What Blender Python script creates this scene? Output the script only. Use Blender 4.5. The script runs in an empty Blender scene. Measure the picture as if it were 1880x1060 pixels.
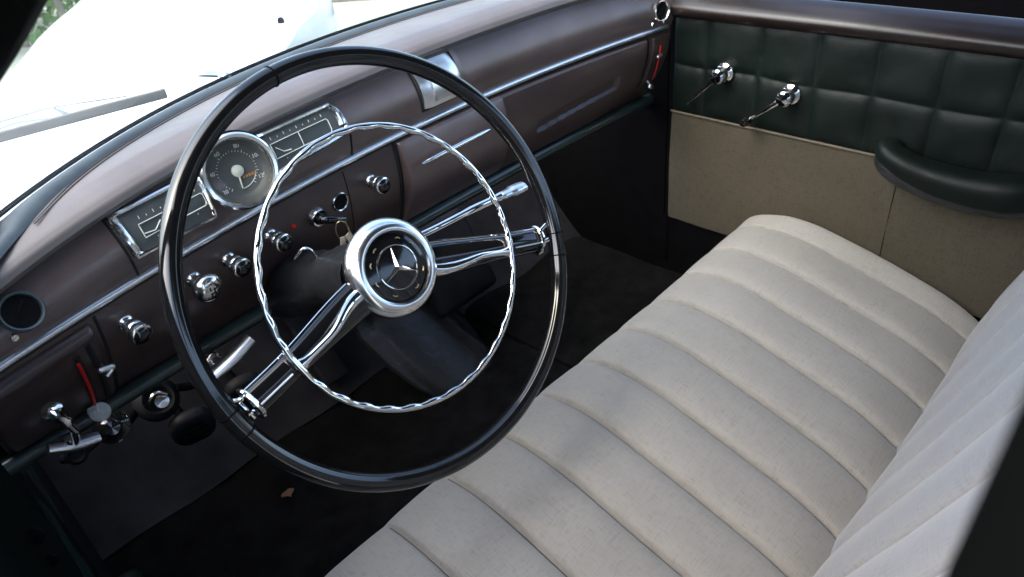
import bpy, math, random
from mathutils import Vector, Matrix, Quaternion
random.seed(7)
PI = math.pi
scn = bpy.context.scene
col = scn.collection
def R(a): return math.radians(a)

# ------------------------------------------------------------------ materials
def new_mat(name):
    m = bpy.data.materials.new(name); m.use_nodes = True
    nt = m.node_tree; b = nt.nodes['Principled BSDF']
    return m, nt, b
def N(nt, t, **k):
    n = nt.nodes.new(t)
    for a, v in k.items():
        if hasattr(n, a): setattr(n, a, v)
        else: n.inputs[a].default_value = v
    return n
def noise(nt, scale, detail=4, rough=.6, vec=None, dist=0):
    n = N(nt, 'ShaderNodeTexNoise'); n.inputs['Scale'].default_value = scale
    n.inputs['Detail'].default_value = detail; n.inputs['Roughness'].default_value = rough
    n.inputs['Distortion'].default_value = dist
    if vec is None:
        tc = N(nt, 'ShaderNodeTexCoord'); vec = tc.outputs['Object']
    nt.links.new(vec, n.inputs['Vector']); return n
def ramp(nt, src, p0, c0, p1, c1):
    r = N(nt, 'ShaderNodeValToRGB')
    r.color_ramp.elements[0].position = p0; r.color_ramp.elements[0].color = (*c0, 1)
    r.color_ramp.elements[1].position = p1; r.color_ramp.elements[1].color = (*c1, 1)
    nt.links.new(src, r.inputs[0]); return r
def surf(name, c, rough=.5, metal=0, var=.12, vscale=14, bump=0, bscale=300, coat=0, spec=.5, rvar=.0, dist=.0005, coatr=.1):
    m, nt, b = new_mat(name)
    n = noise(nt, vscale, 5)
    r = ramp(nt, n.outputs['Fac'], .3, tuple(x*(1-var) for x in c), .7, tuple(min(1, x*(1+var)) for x in c))
    nt.links.new(r.outputs[0], b.inputs['Base Color'])
    b.inputs['Metallic'].default_value = metal; b.inputs['Roughness'].default_value = rough
    b.inputs['Specular IOR Level'].default_value = spec
    if coat: b.inputs['Coat Weight'].default_value = coat; b.inputs['Coat Roughness'].default_value = coatr
    if rvar:
        n2 = noise(nt, vscale*2.3, 6)
        mr = N(nt, 'ShaderNodeMapRange'); mr.inputs['From Min'].default_value = .3; mr.inputs['From Max'].default_value = .7
        mr.inputs['To Min'].default_value = max(0, rough-rvar); mr.inputs['To Max'].default_value = min(1, rough+rvar)
        nt.links.new(n2.outputs['Fac'], mr.inputs['Value']); nt.links.new(mr.outputs[0], b.inputs['Roughness'])
    if bump:
        n3 = noise(nt, bscale, 3)
        bp = N(nt, 'ShaderNodeBump'); bp.inputs['Strength'].default_value = bump; bp.inputs['Distance'].default_value = dist
        nt.links.new(n3.outputs['Fac'], bp.inputs['Height']); nt.links.new(bp.outputs[0], b.inputs['Normal'])
    return m
def fabric(name, c, c2, sx=900, sy=260, bump=.5, var=.1, axes=('X', 'Y'), blot=.12):
    """woven cloth: fine warp/weft threads along the cloth, uneven slubs and faint soiling"""
    m, nt, b = new_mat(name)
    tc = N(nt, 'ShaderNodeTexCoord')
    def stretched(s):
        mp = N(nt, 'ShaderNodeMapping'); mp.inputs['Scale'].default_value = s
        nt.links.new(tc.outputs['Object'], mp.inputs['Vector'])
        return noise(nt, 1.0, 3, .7, mp.outputs[0])
    sc1 = {'X': (sx, 55, 55), 'Y': (55, sx, 55), 'Z': (55, 55, sx)}
    n1 = stretched(sc1[axes[0]]); n2 = stretched(sc1[axes[1]])
    ad = N(nt, 'ShaderNodeMath', operation='ADD'); nt.links.new(n1.outputs['Fac'], ad.inputs[0]); nt.links.new(n2.outputs['Fac'], ad.inputs[1])
    r = ramp(nt, ad.outputs[0], .72, c2, 1.25, c)
    n3 = noise(nt, 5, 6, .65)
    mx = N(nt, 'ShaderNodeMix', data_type='RGBA', blend_type='MULTIPLY'); mx.inputs[0].default_value = 1
    rb = ramp(nt, n3.outputs['Fac'], .3, (1-blot,)*3, .65, (1, 1, 1))
    nt.links.new(r.outputs[0], mx.inputs[6]); nt.links.new(rb.outputs[0], mx.inputs[7])
    nt.links.new(mx.outputs[2], b.inputs['Base Color'])
    b.inputs['Roughness'].default_value = .85; b.inputs['Specular IOR Level'].default_value = .25
    b.inputs['Sheen Weight'].default_value = .25; b.inputs['Sheen Roughness'].default_value = .4
    bp = N(nt, 'ShaderNodeBump'); bp.inputs['Strength'].default_value = bump; bp.inputs['Distance'].default_value = .0008
    nt.links.new(ad.outputs[0], bp.inputs['Height']); nt.links.new(bp.outputs[0], b.inputs['Normal'])
    return m

M = {}
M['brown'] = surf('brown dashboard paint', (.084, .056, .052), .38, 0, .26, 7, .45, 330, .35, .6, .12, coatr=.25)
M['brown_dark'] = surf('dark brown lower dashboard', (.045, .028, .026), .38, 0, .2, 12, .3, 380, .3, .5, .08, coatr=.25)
M['dashtop'] = surf('brown dash top leather with painted sheen', (.112, .094, .090), .5, 0, .15, 10, .3, 350, .25, .5, .08, coatr=.3)  # lighter and greyer brown: the windscreen sheen is put into the colour
M['grey_seal'] = surf('grey rubber seal', (.055, .07, .08), .55, 0, .2, 30, .2, 200)
M['chrome'] = surf('polished chrome', (.82, .81, .79), .07, 1, .03, 60, .05, 90, rvar=.03)
M['chrome_dull'] = surf('aged chrome', (.66, .65, .62), .2, 1, .12, 80, .15, 200, rvar=.08)
M['alu'] = surf('satin aluminium', (.75, .76, .78), .32, 1, .06, 40, .1, 200)
M['bakelite'] = surf('black bakelite', (.006, .006, .0065), .09, 0, .2, 20, .05, 120, .25, .5, .03, coatr=.05)
M['black'] = surf('matt black', (.0025, .0025, .003), .8, 0, .3, 40, .3, 300, spec=.03)
M['black_hide'] = surf('black creased leathercloth', (.010, .011, .013), .4, 0, .3, 25, .8, 55, .2, .5, .1, dist=.002, coatr=.3)
M['hole'] = surf('dark hollow', (.002, .002, .002), .9, 0, .1)
M['face'] = surf('dark grey gauge face', (.062, .065, .061), .5, 0, .15, 60)
M['face_mark'] = surf('pale gauge printing', (.68, .70, .62), .6)
M['face_orange'] = surf('orange gauge printing', (.5, .22, .06), .6)
M['ivory'] = surf('ivory needle boss', (.62, .63, .52), .4)
M['green_tube'] = surf('dark green painted rail', (.016, .030, .027), .3, 0, .2, 30, .1, 200, .4)
M['green_dark'] = surf('dark green body paint', (.006, .012, .010), .35, 0, .3, 12, .1, 80, .3)
M['door_hide'] = surf('dark green quilted leather', (.0026, .0058, .0046), .5, 0, .25, 18, .4, 130, .0, .22, .08, dist=.0008, coatr=.3)
M['red'] = surf('red enamel', (.55, .012, .01), .4)
M['white_paint'] = surf('white body paint', (.82, .83, .84), .25, 0, .02, 5, coat=.6, coatr=.05)
M['wiper_rubber'] = surf('grey wiper rubber', (.22, .23, .23), .6)
M['carpet'] = surf('black pile carpet', (.0068, .0068, .0066), .95, 0, .45, 34, 1.0, 500, spec=.03, dist=.004)
M['rubber'] = surf('dark slate rubber mat', (.015, .015, .017), .55, 0, .6, 9, .4, 60, spec=.14, rvar=.12, dist=.002)
M['kick'] = surf('black kick panel', (.005, .0055, .007), .7, 0, .4, 10, .5, 200, spec=.2)
M['headliner'] = surf('dark grey headliner', (.05, .05, .05), .95, spec=.1)
M['pillar'] = surf('black pillar trim', (.0012, .0014, .0014), .9, 0, .3, 12, spec=.03)
M['chrome_soft'] = surf('slightly worn chrome', (.84, .83, .81), .17, 1, .06, 60, .05, 120, rvar=.05)
M['worn_grey'] = surf('worn pale grey lever plate', (.42, .42, .41), .5, .3, .2, 90)
M['beige'] = fabric('beige door cloth', (.062, .053, .036), (.034, .029, .020), 700, 500, .5, axes=('Y', 'Z'), blot=.2)
M['seat'] = fabric('light grey woven upholstery', (.276, .267, .249), (.206, .199, .185), 900, 1100, .35, axes=('X', 'Y'), blot=.1)
M['seat_sky_tint'] = fabric('light grey upholstery with sky blue painted in', (.255, .258, .263), (.195, .198, .202), 900, 1100, .3, axes=('X', 'Z'), blot=.08)  # same cloth as the cushion, with blue sky light put into the colour
M['wood_sill'] = surf('dark brown garnish lacquer', (.014, .009, .009), .10, 0, .3, 8, .05, 60, .8, .5, .04, coatr=.08)
M['wood_sill2'] = surf('dull dark brown sill lacquer', (.010, .006, .0055), .34, 0, .3, 8, .1, 60, .0, .5, .06)
M['chrome_hub'] = surf('hub chrome', (.86, .85, .83), .22, 1, .03, 30, .03, 60, rvar=.03)
M['leaf'] = surf('dry brown leaf', (.13, .055, .022), .7)
M['wall_dark'] = surf('black stand-in for unlit view', (.0015, .0015, .0018), .95, 0, .4, 2, spec=.02)  # near-black colour stands in for the unlit view past the window
M['board'] = surf('weathered brown board', (.20, .17, .15), .8, 0, .25, 12)
M['glovegrey'] = surf('light grey finger recess', (.060, .052, .058), .4, 0, .15, 30, .2, 200, .2)  # lighter grey than the glove box lid around it
M['brass'] = surf('brassy key metal', (.50, .38, .20), .3, 1, .2, 60)
M['window_dark'] = surf('dark gauge window', (.030, .034, .030), .3)
M['pale_key'] = surf('pale worn key metal', (.62, .55, .42), .4, .6, .2, 60)
M['glass'] = None
def glass_mat():
    m, nt, b = new_mat('clear window glass'); nt.nodes.remove(b)
    out = nt.nodes['Material Output']
    tr = N(nt, 'ShaderNodeBsdfTransparent'); tr.inputs[0].default_value = (.96, .985, .975, 1)
    gl = N(nt, 'ShaderNodeBsdfGlossy'); gl.inputs['Roughness'].default_value = .02
    lw = N(nt, 'ShaderNodeLayerWeight'); lw.inputs[0].default_value = .5
    pw = N(nt, 'ShaderNodeMath', operation='POWER'); pw.inputs[1].default_value = 4; nt.links.new(lw.outputs['Facing'], pw.inputs[0])
    fr = N(nt, 'ShaderNodeMath', operation='MULTIPLY_ADD'); fr.inputs[1].default_value = .5; fr.inputs[2].default_value = .02; nt.links.new(pw.outputs[0], fr.inputs[0])
    mx = N(nt, 'ShaderNodeMixShader')
    nt.links.new(fr.outputs[0], mx.inputs[0]); nt.links.new(tr.outputs[0], mx.inputs[1]); nt.links.new(gl.outputs[0], mx.inputs[2])
    nt.links.new(mx.outputs[0], out.inputs[0]); return m
M['glass'] = glass_mat()
def ground_mat():
    m, nt, b = new_mat('pale greenish gravel')
    n1 = noise(nt, 1.6, 6, .6); n2 = noise(nt, 22, 5, .7)
    r1 = ramp(nt, n1.outputs['Fac'], .42, (.30, .34, .27), .62, (.42, .42, .36))  # greenish grey to pale grey in random patches
    r2 = ramp(nt, n2.outputs['Fac'], .3, (.72, .74, .70), .7, (1, 1, 1))
    mx = N(nt, 'ShaderNodeMix', data_type='RGBA', blend_type='MULTIPLY'); mx.inputs[0].default_value = 1
    nt.links.new(r1.outputs[0], mx.inputs[6]); nt.links.new(r2.outputs[0], mx.inputs[7])
    nt.links.new(mx.outputs[2], b.inputs['Base Color']); b.inputs['Roughness'].default_value = .95
    return m
M['ground'] = ground_mat()
M['leafgreen'] = surf('hedge foliage', (.10, .20, .055), .6, 0, .5, 9)

# ------------------------------------------------------------------ mesh helpers
class MB:
    def __init__(s): s.v = []; s.f = []
    def add(s, v, f):
        o = len(s.v); s.v += [tuple(p) for p in v]; s.f += [tuple(i+o for i in q) for q in f]; return s
    def obj(s, name, mat, parent=None, smooth=True, autos=40):
        me = bpy.data.meshes.new(name); me.from_pydata(s.v, [], s.f); me.validate(); me.update()
        if smooth:
            for p in me.polygons: p.use_smooth = True
        o = bpy.data.objects.new(name, me); col.objects.link(o)
        if isinstance(mat, str): mat = M[mat]
        me.materials.append(mat)
        if parent is not None: o.parent = parent
        if smooth and autos:
            try: me.set_sharp_from_angle(angle=R(autos))
            except Exception: pass
        return o
def tag(o, label=None, cat=None, group=None, kind=None):
    if label: o['label'] = label
    if cat: o['category'] = cat
    if group: o['group'] = group
    if kind: o['kind'] = kind
    return o
def empty(name, loc=(0, 0, 0), rot=(0, 0, 0)):
    o = bpy.data.objects.new(name, None); col.objects.link(o); o.location = loc; o.rotation_euler = rot
    o.empty_display_size = .05; return o
def local(ob, root):
    """parent with kept world place (children built in car coordinates)"""
    ob.parent = root; ob.matrix_parent_inverse = root_matrix(root).inverted(); return ob
def root_matrix(r):
    if r.type == "MESH" and r.parent is None: return Matrix.Identity(4)
    m = Matrix.LocRotScale(r.location, r.rotation_euler, r.scale)
    if r.parent: m = root_matrix(r.parent) @ r.matrix_parent_inverse @ m
    return m
def frames(pts, closed):
    P = [Vector(p) for p in pts]; n = len(P); T = []
    for i in range(n):
        a = P[(i-1) % n] if (closed or i) else P[0]; b = P[(i+1) % n] if (closed or i < n-1) else P[-1]
        T.append((b-a).normalized())
    up = Vector((0, 0, 1)) if abs(T[0].z) < .9 else Vector((0, 1, 0))
    u = T[0].cross(up).normalized(); F = []
    for i in range(n):
        u = (u - T[i]*u.dot(T[i])).normalized(); F.append((P[i], T[i], u.copy(), T[i].cross(u)))
    return F
def tube(mb, pts, r, seg=12, closed=False, caps=True, sx=1, sy=1):
    F = frames(pts, closed); n = len(F); vs = []; fs = []
    for i, (p, t, u, w) in enumerate(F):
        rr = r[i] if isinstance(r, (list, tuple)) else r
        for k in range(seg):
            a = 2*PI*k/seg; vs.append(p + u*math.cos(a)*rr*sx + w*math.sin(a)*rr*sy)
    for i in range(n if closed else n-1):
        j = (i+1) % n
        for k in range(seg):
            k2 = (k+1) % seg; fs.append((i*seg+k, i*seg+k2, j*seg+k2, j*seg+k))
    if caps and not closed:
        fs.append(tuple(range(seg-1, -1, -1))); fs.append(tuple((n-1)*seg+k for k in range(seg)))
    mb.add(vs, fs); return mb
def smoothpath(pts, n=8, closed=False):
    P = [Vector(p) for p in pts]; out = []; m = len(P)
    for i in range(m if closed else m-1):
        p0 = P[(i-1) % m] if (closed or i) else P[0]*2-P[1]; p1 = P[i]; p2 = P[(i+1) % m]
        p3 = P[(i+2) % m] if (closed or i < m-2) else P[-1]*2-P[-2]
        for k in range(n):
            t = k/n
            out.append(.5*((2*p1)+(p2-p0)*t+(2*p0-5*p1+4*p2-p3)*t*t+(3*p1-p0-3*p2+p3)*t**3))
    if not closed: out.append(P[-1])
    return out
def lathe(mb, prof, c=(0, 0, 0), axis=(0, 0, 1), seg=32, a0=0, a1=2*PI, xdir=None, caps=True):
    """prof: list of (radius, height along axis)"""
    ax = Vector(axis).normalized(); c = Vector(c)
    x = Vector(xdir) if xdir else (Vector((1, 0, 0)) if abs(ax.x) < .9 else Vector((0, 1, 0)))
    x = (x-ax*x.dot(ax)).normalized(); y = ax.cross(x); vs = []; fs = []; n = len(prof)
    for k in range(seg):
        a = a0+(a1-a0)*k/seg; d = x*math.cos(a)+y*math.sin(a)
        for (r, h) in prof: vs.append(c+d*r+ax*h)
    for k in range(seg):
        k2 = (k+1) % seg
        for i in range(n-1): fs.append((k*n+i, k2*n+i, k2*n+i+1, k*n+i+1))
    if caps and prof[0][0] > 1e-5: fs.append(tuple(k*n for k in range(seg-1, -1, -1)))
    if caps and prof[-1][0] > 1e-5: fs.append(tuple(k*n+n-1 for k in range(seg)))
    mb.add(vs, fs); return mb
def box(mb, c, s, rot=None, bev=0.0):
    c = Vector(c); hx, hy, hz = s[0]/2, s[1]/2, s[2]/2
    import bmesh
    bm = bmesh.new(); bmesh.ops.create_cube(bm, size=1)
    for v in bm.verts: v.co = Vector((v.co.x*s[0], v.co.y*s[1], v.co.z*s[2]))
    if bev: bmesh.ops.bevel(bm, geom=bm.edges[:], offset=bev, segments=3, profile=.5, affect='EDGES')
    bm.verts.ensure_lookup_table()
    vs = []
    for v in bm.verts:
        p = v.co.copy()
        if rot is not None: p = rot @ p
        vs.append(p+c)
    bm.verts.index_update(); fs = [tuple(v.index for v in f.verts) for f in bm.faces]; bm.free()
    mb.add(vs, fs); return mb
def grid(mb, fn, nu, nv, back=None):
    """fn(u,v)->point ; back: a second fn gives the sheet real thickness"""
    vs = [fn(i/(nu-1), j/(nv-1)) for i in range(nu) for j in range(nv)]
    fs = [(i*nv+j, (i+1)*nv+j, (i+1)*nv+j+1, i*nv+j+1) for i in range(nu-1) for j in range(nv-1)]
    if back:
        o = len(vs); vs += [back(i/(nu-1), j/(nv-1)) for i in range(nu) for j in range(nv)]
        fs += [(o+i*nv+j+1, o+(i+1)*nv+j+1, o+(i+1)*nv+j, o+i*nv+j) for i in range(nu-1) for j in range(nv-1)]
        for i in range(nu-1):
            for j in (0, nv-1):
                a, b = i*nv+j, (i+1)*nv+j; q = (a, a+o, b+o, b); fs.append(q if j == 0 else q[::-1])
        for j in range(nv-1):
            for i in (0, nu-1):
                a, b = i*nv+j, i*nv+j+1; q = (a, b, b+o, a+o); fs.append(q if i == 0 else q[::-1])
    mb.add(vs, fs); return mb
def sstep(t): t = max(0, min(1, t)); return t*t*(3-2*t)
def lerp(a, b, t): return a+(b-a)*t
def interp(tab, x):
    if x <= tab[0][0]: return tab[0][1]
    for (a, b), (c, d) in zip(tab, tab[1:]):
        if x <= c: return b+(d-b)*(x-a)/(c-a)
    return tab[-1][1]

# ------------------------------------------------------------------ the dashboard surface (y as a function of x and z)
XL, XR = -.352, .786
def S(x): return .2513-.2296*(x-.31)**2
def T(x): return .272-.07*(x-.31)**2
def Cz(x): return .089-.024*((x-.31)/.565)**4
def W(x):
    d = x-.31; return .433-.52*d*d-.4*d**4
def Y(x, z):
    s = S(x)
    if z < .008:
        t = min(1.1, (.008-z)/.138); return s+(T(x)-s)*t**1.3-.010*math.sin(PI*min(1, t))
    k = max(0, min(1.2, (z-.008)/(Cz(x)-.008)))
    return s+.014*k*k-.009*math.sin(PI*min(1, k))
def nrm(x, z):
    e = .002
    dx = Vector((2*e, Y(x+e, z)-Y(x-e, z), 0)); dz = Vector((0, Y(x, z+e)-Y(x, z-e), 2*e))
    n = dz.cross(dx); n.normalize()
    return n if n.y < 0 else -n
def D(x, z, off=0.0):
    return Vector((x, Y(x, z), z))+nrm(x, z)*off
def patch(name, x0, x1, zt, zb, mat, parent, off=.003, rad=.004, nu=60, nv=24, hf=None, world=True, base=-.004, skew0=0, skew1=0):
    """raised rounded panel following the dash; zt, zb may be functions of x. hf(u,v,x,z) adds height"""
    ft = zt if callable(zt) else (lambda x: zt); fb = zb if callable(zb) else (lambda x: zb)
    mb = MB()
    def f(u, v):
        # edge rows bunch together so that the rim rounds over
        x = lerp(x0, x1, u); a, b = fb(x), ft(x); z = lerp(a, b, v)
        x = x+lerp(skew0, skew1, u)*(v-.5)
        w = abs(x1-x0); h = b-a
        d = min(u*w, (1-u)*w); e = min(v*h, (1-v)*h)
        k = min(1, d/rad) if rad else 1; l = min(1, e/rad) if rad else 1
        q = math.sqrt(max(0, 1-(1-k)**2))*math.sqrt(max(0, 1-(1-l)**2))
        o = base+(off-base)*q
        if hf: o += hf(u, v, x, z)*q
        return D(x, z, o)
    us = nonuni(nu, rad/abs(x1-x0)); 
    hh = abs((zt(x0) if callable(zt) else zt)-(zb(x0) if callable(zb) else zb)); vs_ = nonuni(nv, rad/hh)
    vs = [f(u, v) for u in us for v in vs_]; nv2 = len(vs_)
    fs = [(i*nv2+j, (i+1)*nv2+j, (i+1)*nv2+j+1, i*nv2+j+1) for i in range(len(us)-1) for j in range(nv2-1)]
    mb.add(vs, fs)
    return local(mb.obj(name, mat), parent) if parent else mb.obj(name, mat)
def nonuni(n, e):
    e = min(e, .3)
    k = 5; a = [e*(1-math.cos(PI/2*i/k)) for i in range(k)]
    m = [lerp(e, 1-e, i/(n-1)) for i in range(n)]
    return a+m+[1-x for x in reversed(a)]
def dline(pts, r, off=.001, n=6, closed=False, seg=8, mb=None, flat=1.0):
    """a thin bead lying on the dash through (x,z) points"""
    mb = mb or MB(); out = []
    m = len(pts)
    for i in range(m if closed else m-1):
        a = pts[i]; b = pts[(i+1) % m]
        for k in range(n): out.append(D(lerp(a[0], b[0], k/n), lerp(a[1], b[1], k/n), off))
    if not closed: out.append(D(*pts[-1], off))
    tube(mb, out, r, seg, closed); return mb

# ------------------------------------------------------------------ DASHBOARD
dash = empty('dashboard', (.31, .30, .10))
tag(dash, 'curved brown dashboard with chrome strip, gauges and knobs below the windscreen', 'dashboard')
def DP(mb, name, mat, parent=dash, **k): return local(mb.obj(name, mat, **k), parent)

# upper band between the strip and the overhanging top
mb = MB(); nx = 110
def up(u, v):
    x = lerp(XL, XR, u); c = Cz(x); z = lerp(.008, c+.004, v); return Vector((x, Y(x, z), z))
grid(mb, up, nx, 16); DP(mb, 'upper_panel', 'brown')
# lower band
mb = MB()
def lo(u, v):
    x = lerp(XL, XR, u); z = lerp(-.137, .008, v); return Vector((x, Y(x, z), z))
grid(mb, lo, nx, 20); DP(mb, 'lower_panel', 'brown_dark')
# top: rounded lip, then a flat shelf up to the glass
mb = MB()
prof = [(.016, .002), (.006, .000), (.0, .003), (-.003, .008), (-.001, .014), (.006, .019), (.018, .0225), (.034, .025)]
def top(u, v):
    x = lerp(XL-.01, XR+.004, u); s = S(x)+.004; c = Cz(x); w = W(x)+.004; n = len(prof)
    t = v*(n+9)
    if t <= n-1:
        i = min(n-2, int(t)); k = t-i
        return Vector((x, s+lerp(prof[i][0], prof[i+1][0], k), c+lerp(prof[i][1], prof[i+1][1], k)))
    k = (t-(n-1))/10.0; y0 = s+prof[-1][0]; z0 = c+prof[-1][1]
    yy = lerp(y0, max(w, y0+.01), k); zz = lerp(z0, .100, sstep(k))
    return Vector((x, yy, zz))
grid(mb, top, nx, 52); DP(mb, 'dash_top', 'dashtop')
# demister slot: dark groove and a pale lip in front of the glass
def wpt(x, back, z): 
    # shelf height at a distance "back" this side of the glass
    return Vector((x, W(x)-back, z))
def shelf(x, y):
    s = S(x)+.004+.034; c = Cz(x)+.025; w = W(x)+.004
    k = max(0, min(1, (y-s)/max(.01, w-s))); return lerp(c, .100, sstep(k))
mb = MB(); xs = [lerp(-.235, .70, i/60) for i in range(61)]
tube(mb, [Vector((x, W(x)-.030, shelf(x, W(x)-.030)+.0008)) for x in xs], [.0005+.0028*sstep(i/6) for i in range(61)], 8, sy=.45)
DP(mb, 'demister_slot', 'hole')
mb = MB(); tube(mb, [Vector((x, W(x)-.0335, shelf(x, W(x)-.0335)+.0008)) for x in xs], .0009, 8)
DP(mb, 'slot_lip', 'dashtop')
# chrome trim strip
mb = MB(); xs = [lerp(XL, XR-.01, i/100) for i in range(101)]
tube(mb, [D(x, .008, .0012) for x in xs], .0045, 14, sx=1, sy=1); DP(mb, 'trim_strip', 'alu')
mb = MB(); tube(mb, [D(x, .0025, .0004) for x in xs], .0018, 8); DP(mb, 'strip_gap', 'hole')
# shadow gap under the overhanging top
# dark green lower rail
mb = MB(); xs = [lerp(XL-.01, XR+.02, i/70) for i in range(71)]
tube(mb, [Vector((x, T(x)-.002, -.143)) for x in xs], .0105, 12); DP(mb, 'lower_rail', 'green_tube')
# end joints of the instrument section
mb = MB()
dline([(-.1835, .078), (-.180, .040), (-.178, .011)], .0014, 0, mb=mb)
dline([(.1235, .049), (.1215, .030), (.1205, .012)], .0014, 0, mb=mb)
dline([(.1005, -.002), (.1015, -.06), (.104, -.125)], .0009, 0, mb=mb)
dline([(-.2325, -.002), (-.2345, -.06), (-.2365, -.13)], .0016, 0, mb=mb)
DP(mb, 'panel_joint', 'hole')
mb = MB()
for (x, y) in ((-.262, .235), (.50, .36)):
    lathe(mb, [(0, .0025), (.0025, .002), (.0038, .0), (.0038, -.002)], (x, y, shelf(x, y)+.0008), (0, 0, 1), 14)
DP(mb, 'screw', 'chrome_dull')

# ---- gauges
def gauge(name, poly, edges, face_off=.004, frame_r=.0027):
    """flat-faced gauge lying on the dash: poly in (x,z)"""
    g = empty(name, D(*poly[0], 0)); local(g, dash)
    n = len(poly); cx = sum(p[0] for p in poly)/n; cz = sum(p[1] for p in poly)/n
    mb = MB(); vs = [D(cx, cz, face_off)]
    ring = []
    for i in range(n):
        a = poly[i]; b = poly[(i+1) % n]
        for k in range(10): ring.append((lerp(a[0], b[0], k/10), lerp(a[1], b[1], k/10)))
    m = len(ring); L = 5
    for l in range(1, L+1):
        for (x, z) in ring: vs.append(D(lerp(cx, x, l/L), lerp(cz, z, l/L), face_off))
    fs = [(0, 1+i, 1+(i+1) % m) for i in range(m)]
    for l in range(L-1):
        for i in range(m):
            j = (i+1) % m; a = 1+l*m; b = a+m; fs.append((a+i, b+i, b+j, a+j))
    mb.add(vs, fs); local(mb.obj('gauge_face', 'face'), g)
    mb = MB(); pts = [D(x, z, face_off+.002) for (x, z) in ring]
    tube(mb, pts, frame_r, 8, True)
    # chrome skirt down to the dash
    vs = [D(x, z, face_off+.002) for (x, z) in ring]+[D(lerp(cx, x, 1.02), lerp(cz, z, 1.04), -.001) for (x, z) in ring]
    mb.add(vs, [(i, (i+1) % m, (i+1) % m+m, i+m) for i in range(m)])
    local(mb.obj('gauge_frame', 'chrome_soft'), g)
    return g
fo = .0045
left = gauge('side_gauge', [(-.1795, .0715), (-.1745, .0345), (-.084, .0320), (-.083, .0735)], None)
right = gauge('side_gauge', [(.002, .0405), (.110, .0465), (.1175, .0535), (.1145, .068), (.106, .0800), (.002, .0800)], None)
# wide chrome end facets
mb = MB()
def fac(u, v):
    z = lerp(.0335, .0735, v); return D(-.1795+.0055*(1-v)-lerp(.003, -.006, u), z, lerp(-.001, .0072, u))
grid(mb, fac, 6, 10); local(mb.obj('end_facet', 'chrome_soft'), left)
mb = MB()
def fac2(u, v):
    a = lerp(-.30, 1.25, v); x = .1085+.0085*math.cos(a)-lerp(0, .008, u); z = .0615+.0165*math.sin(a); return D(x+lerp(.003, 0, u), z, lerp(.004, .0085, math.sin(u*PI)))
grid(mb, fac2, 7, 14); local(mb.obj('end_facet', 'chrome_dull'), right)
def printing(parent, x0, x1, z0, z1, divide=None):
    mb = MB(); r = .00055; o = fo+.0006
    dline([(x0, z0), (x1, z0), (x1+.002, z0+.003), (x1+.002, z1-.002), (x1, z1), (x0, z1)], r, o, closed=True, mb=mb, seg=6)
    if divide is not None: dline([(divide, z0), (divide, z1)], r, o, mb=mb, seg=6)
    n = 9
    for i in range(n):
        x = lerp(x0+.004, x1-.004, i/(n-1)); l = .0028 if i % 2 == 0 else .0014
        dline([(x, z1+.0035), (x, z1+.0035+l)], .0004, o, n=1, mb=mb, seg=5)
        if i % 2: dline([(x, z0-.003), (x, z0-.003-.0012)], .0004, o, n=1, mb=mb, seg=5)
    local(mb.obj('scale_marks', 'face_mark'), parent)
    mb = MB()
    def w(u, v): return D(lerp(x0+.001, x1-.001, u), lerp(z0+.001, z1-.001, v), fo+.0002)
    grid(mb, w, 14, 4); local(mb.obj('gauge_window', M['window_dark']), parent)
printing(left, -.159, -.088, .0455, .0575)
printing(right, .012, .094, .0535, .0685, .052)
mb = MB(); dline([(-.158, .049), (-.147, .0475), (-.138, .053)], .0006, fo+.0012, mb=mb, seg=6); local(mb.obj('needle', 'face_mark'), left)
mb = MB(); dline([(.016, .064), (.024, .0575), (.034, .056)], .0006, fo+.0012, mb=mb, seg=6); local(mb.obj('needle', 'face_mark'), right)

# ---- speedometer
sc = Vector((-.0395, .2065, .0655)); sax = Vector((-.12, -.965, .27)).normalized()
spd = empty('speedometer', sc); local(spd, dash)
mb = MB(); lathe(mb, [(.0395, -.030), (.0400, -.004), (.0412, .000), (.0415, .003), (.0395, .0052), (.0362, .0046), (.0342, .0015), (.0335, -.002)], sc, sax, 72, caps=False)
local(mb.obj('bezel', 'chrome_soft'), spd)
mb = MB(); lathe(mb, [(.0336, -.002), (.0325, -.006), (.028, -.0105), (.0265, -.0115), (0, -.0115)], sc, sax, 64, caps=False)
local(mb.obj('dial', 'face'), spd)
sx_ = (Vector((1, 0, 0))-sax*sax.x).normalized(); sy_ = sax.cross(sx_)
if sy_.z < 0: sy_ = -sy_
def dp(r, a, h=-.0112): return sc+sx_*r*math.cos(a)+sy_*r*math.sin(a)+sax*h
mb = MB(); mo = MB()
for i in range(33):
    a = R(232-i*286/32); l = .0028 if i % 4 == 0 else .0014
    tube(mo if (i in (8, 16, 24)) else mb, [dp(.0205, a), dp(.0205+l, a)], .00038, 5)
tube(mb, [dp(.0200, R(-20-i*2.5)) for i in range(30)], .0005, 6)
# outer ring of figures
def text(s, pos, xd, yd, size, mat, parent, name='numeral', thick=.0002, align='CENTER'):
    cu = bpy.data.curves.new(name, 'FONT'); cu.body = s; cu.size = size; cu.extrude = thick; cu.align_x = align; cu.align_y = 'CENTER'
    tmp = bpy.data.objects.new('tmp', cu); col.objects.link(tmp); bpy.context.view_layer.update()
    dg = bpy.context.evaluated_depsgraph_get(); me = bpy.data.meshes.new_from_object(tmp.evaluated_get(dg))
    zd = xd.cross(yd).normalized(); mt = Matrix((xd, yd, zd)).transposed().to_4x4(); mt.translation = pos
    me.transform(mt); me.materials.clear(); me.materials.append(M[mat]); me.name = name
    bpy.data.objects.remove(tmp); o = bpy.data.objects.new(name, me); col.objects.link(o)
    if parent: local(o, parent)
    return o
for i, s in enumerate(('20', '40', '60', '80', '100', '120')):
    a = R(218-i*50); text(s, dp(.0268, a, -.0098), sx_, sy_, .0062, 'face_mark', spd)
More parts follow.
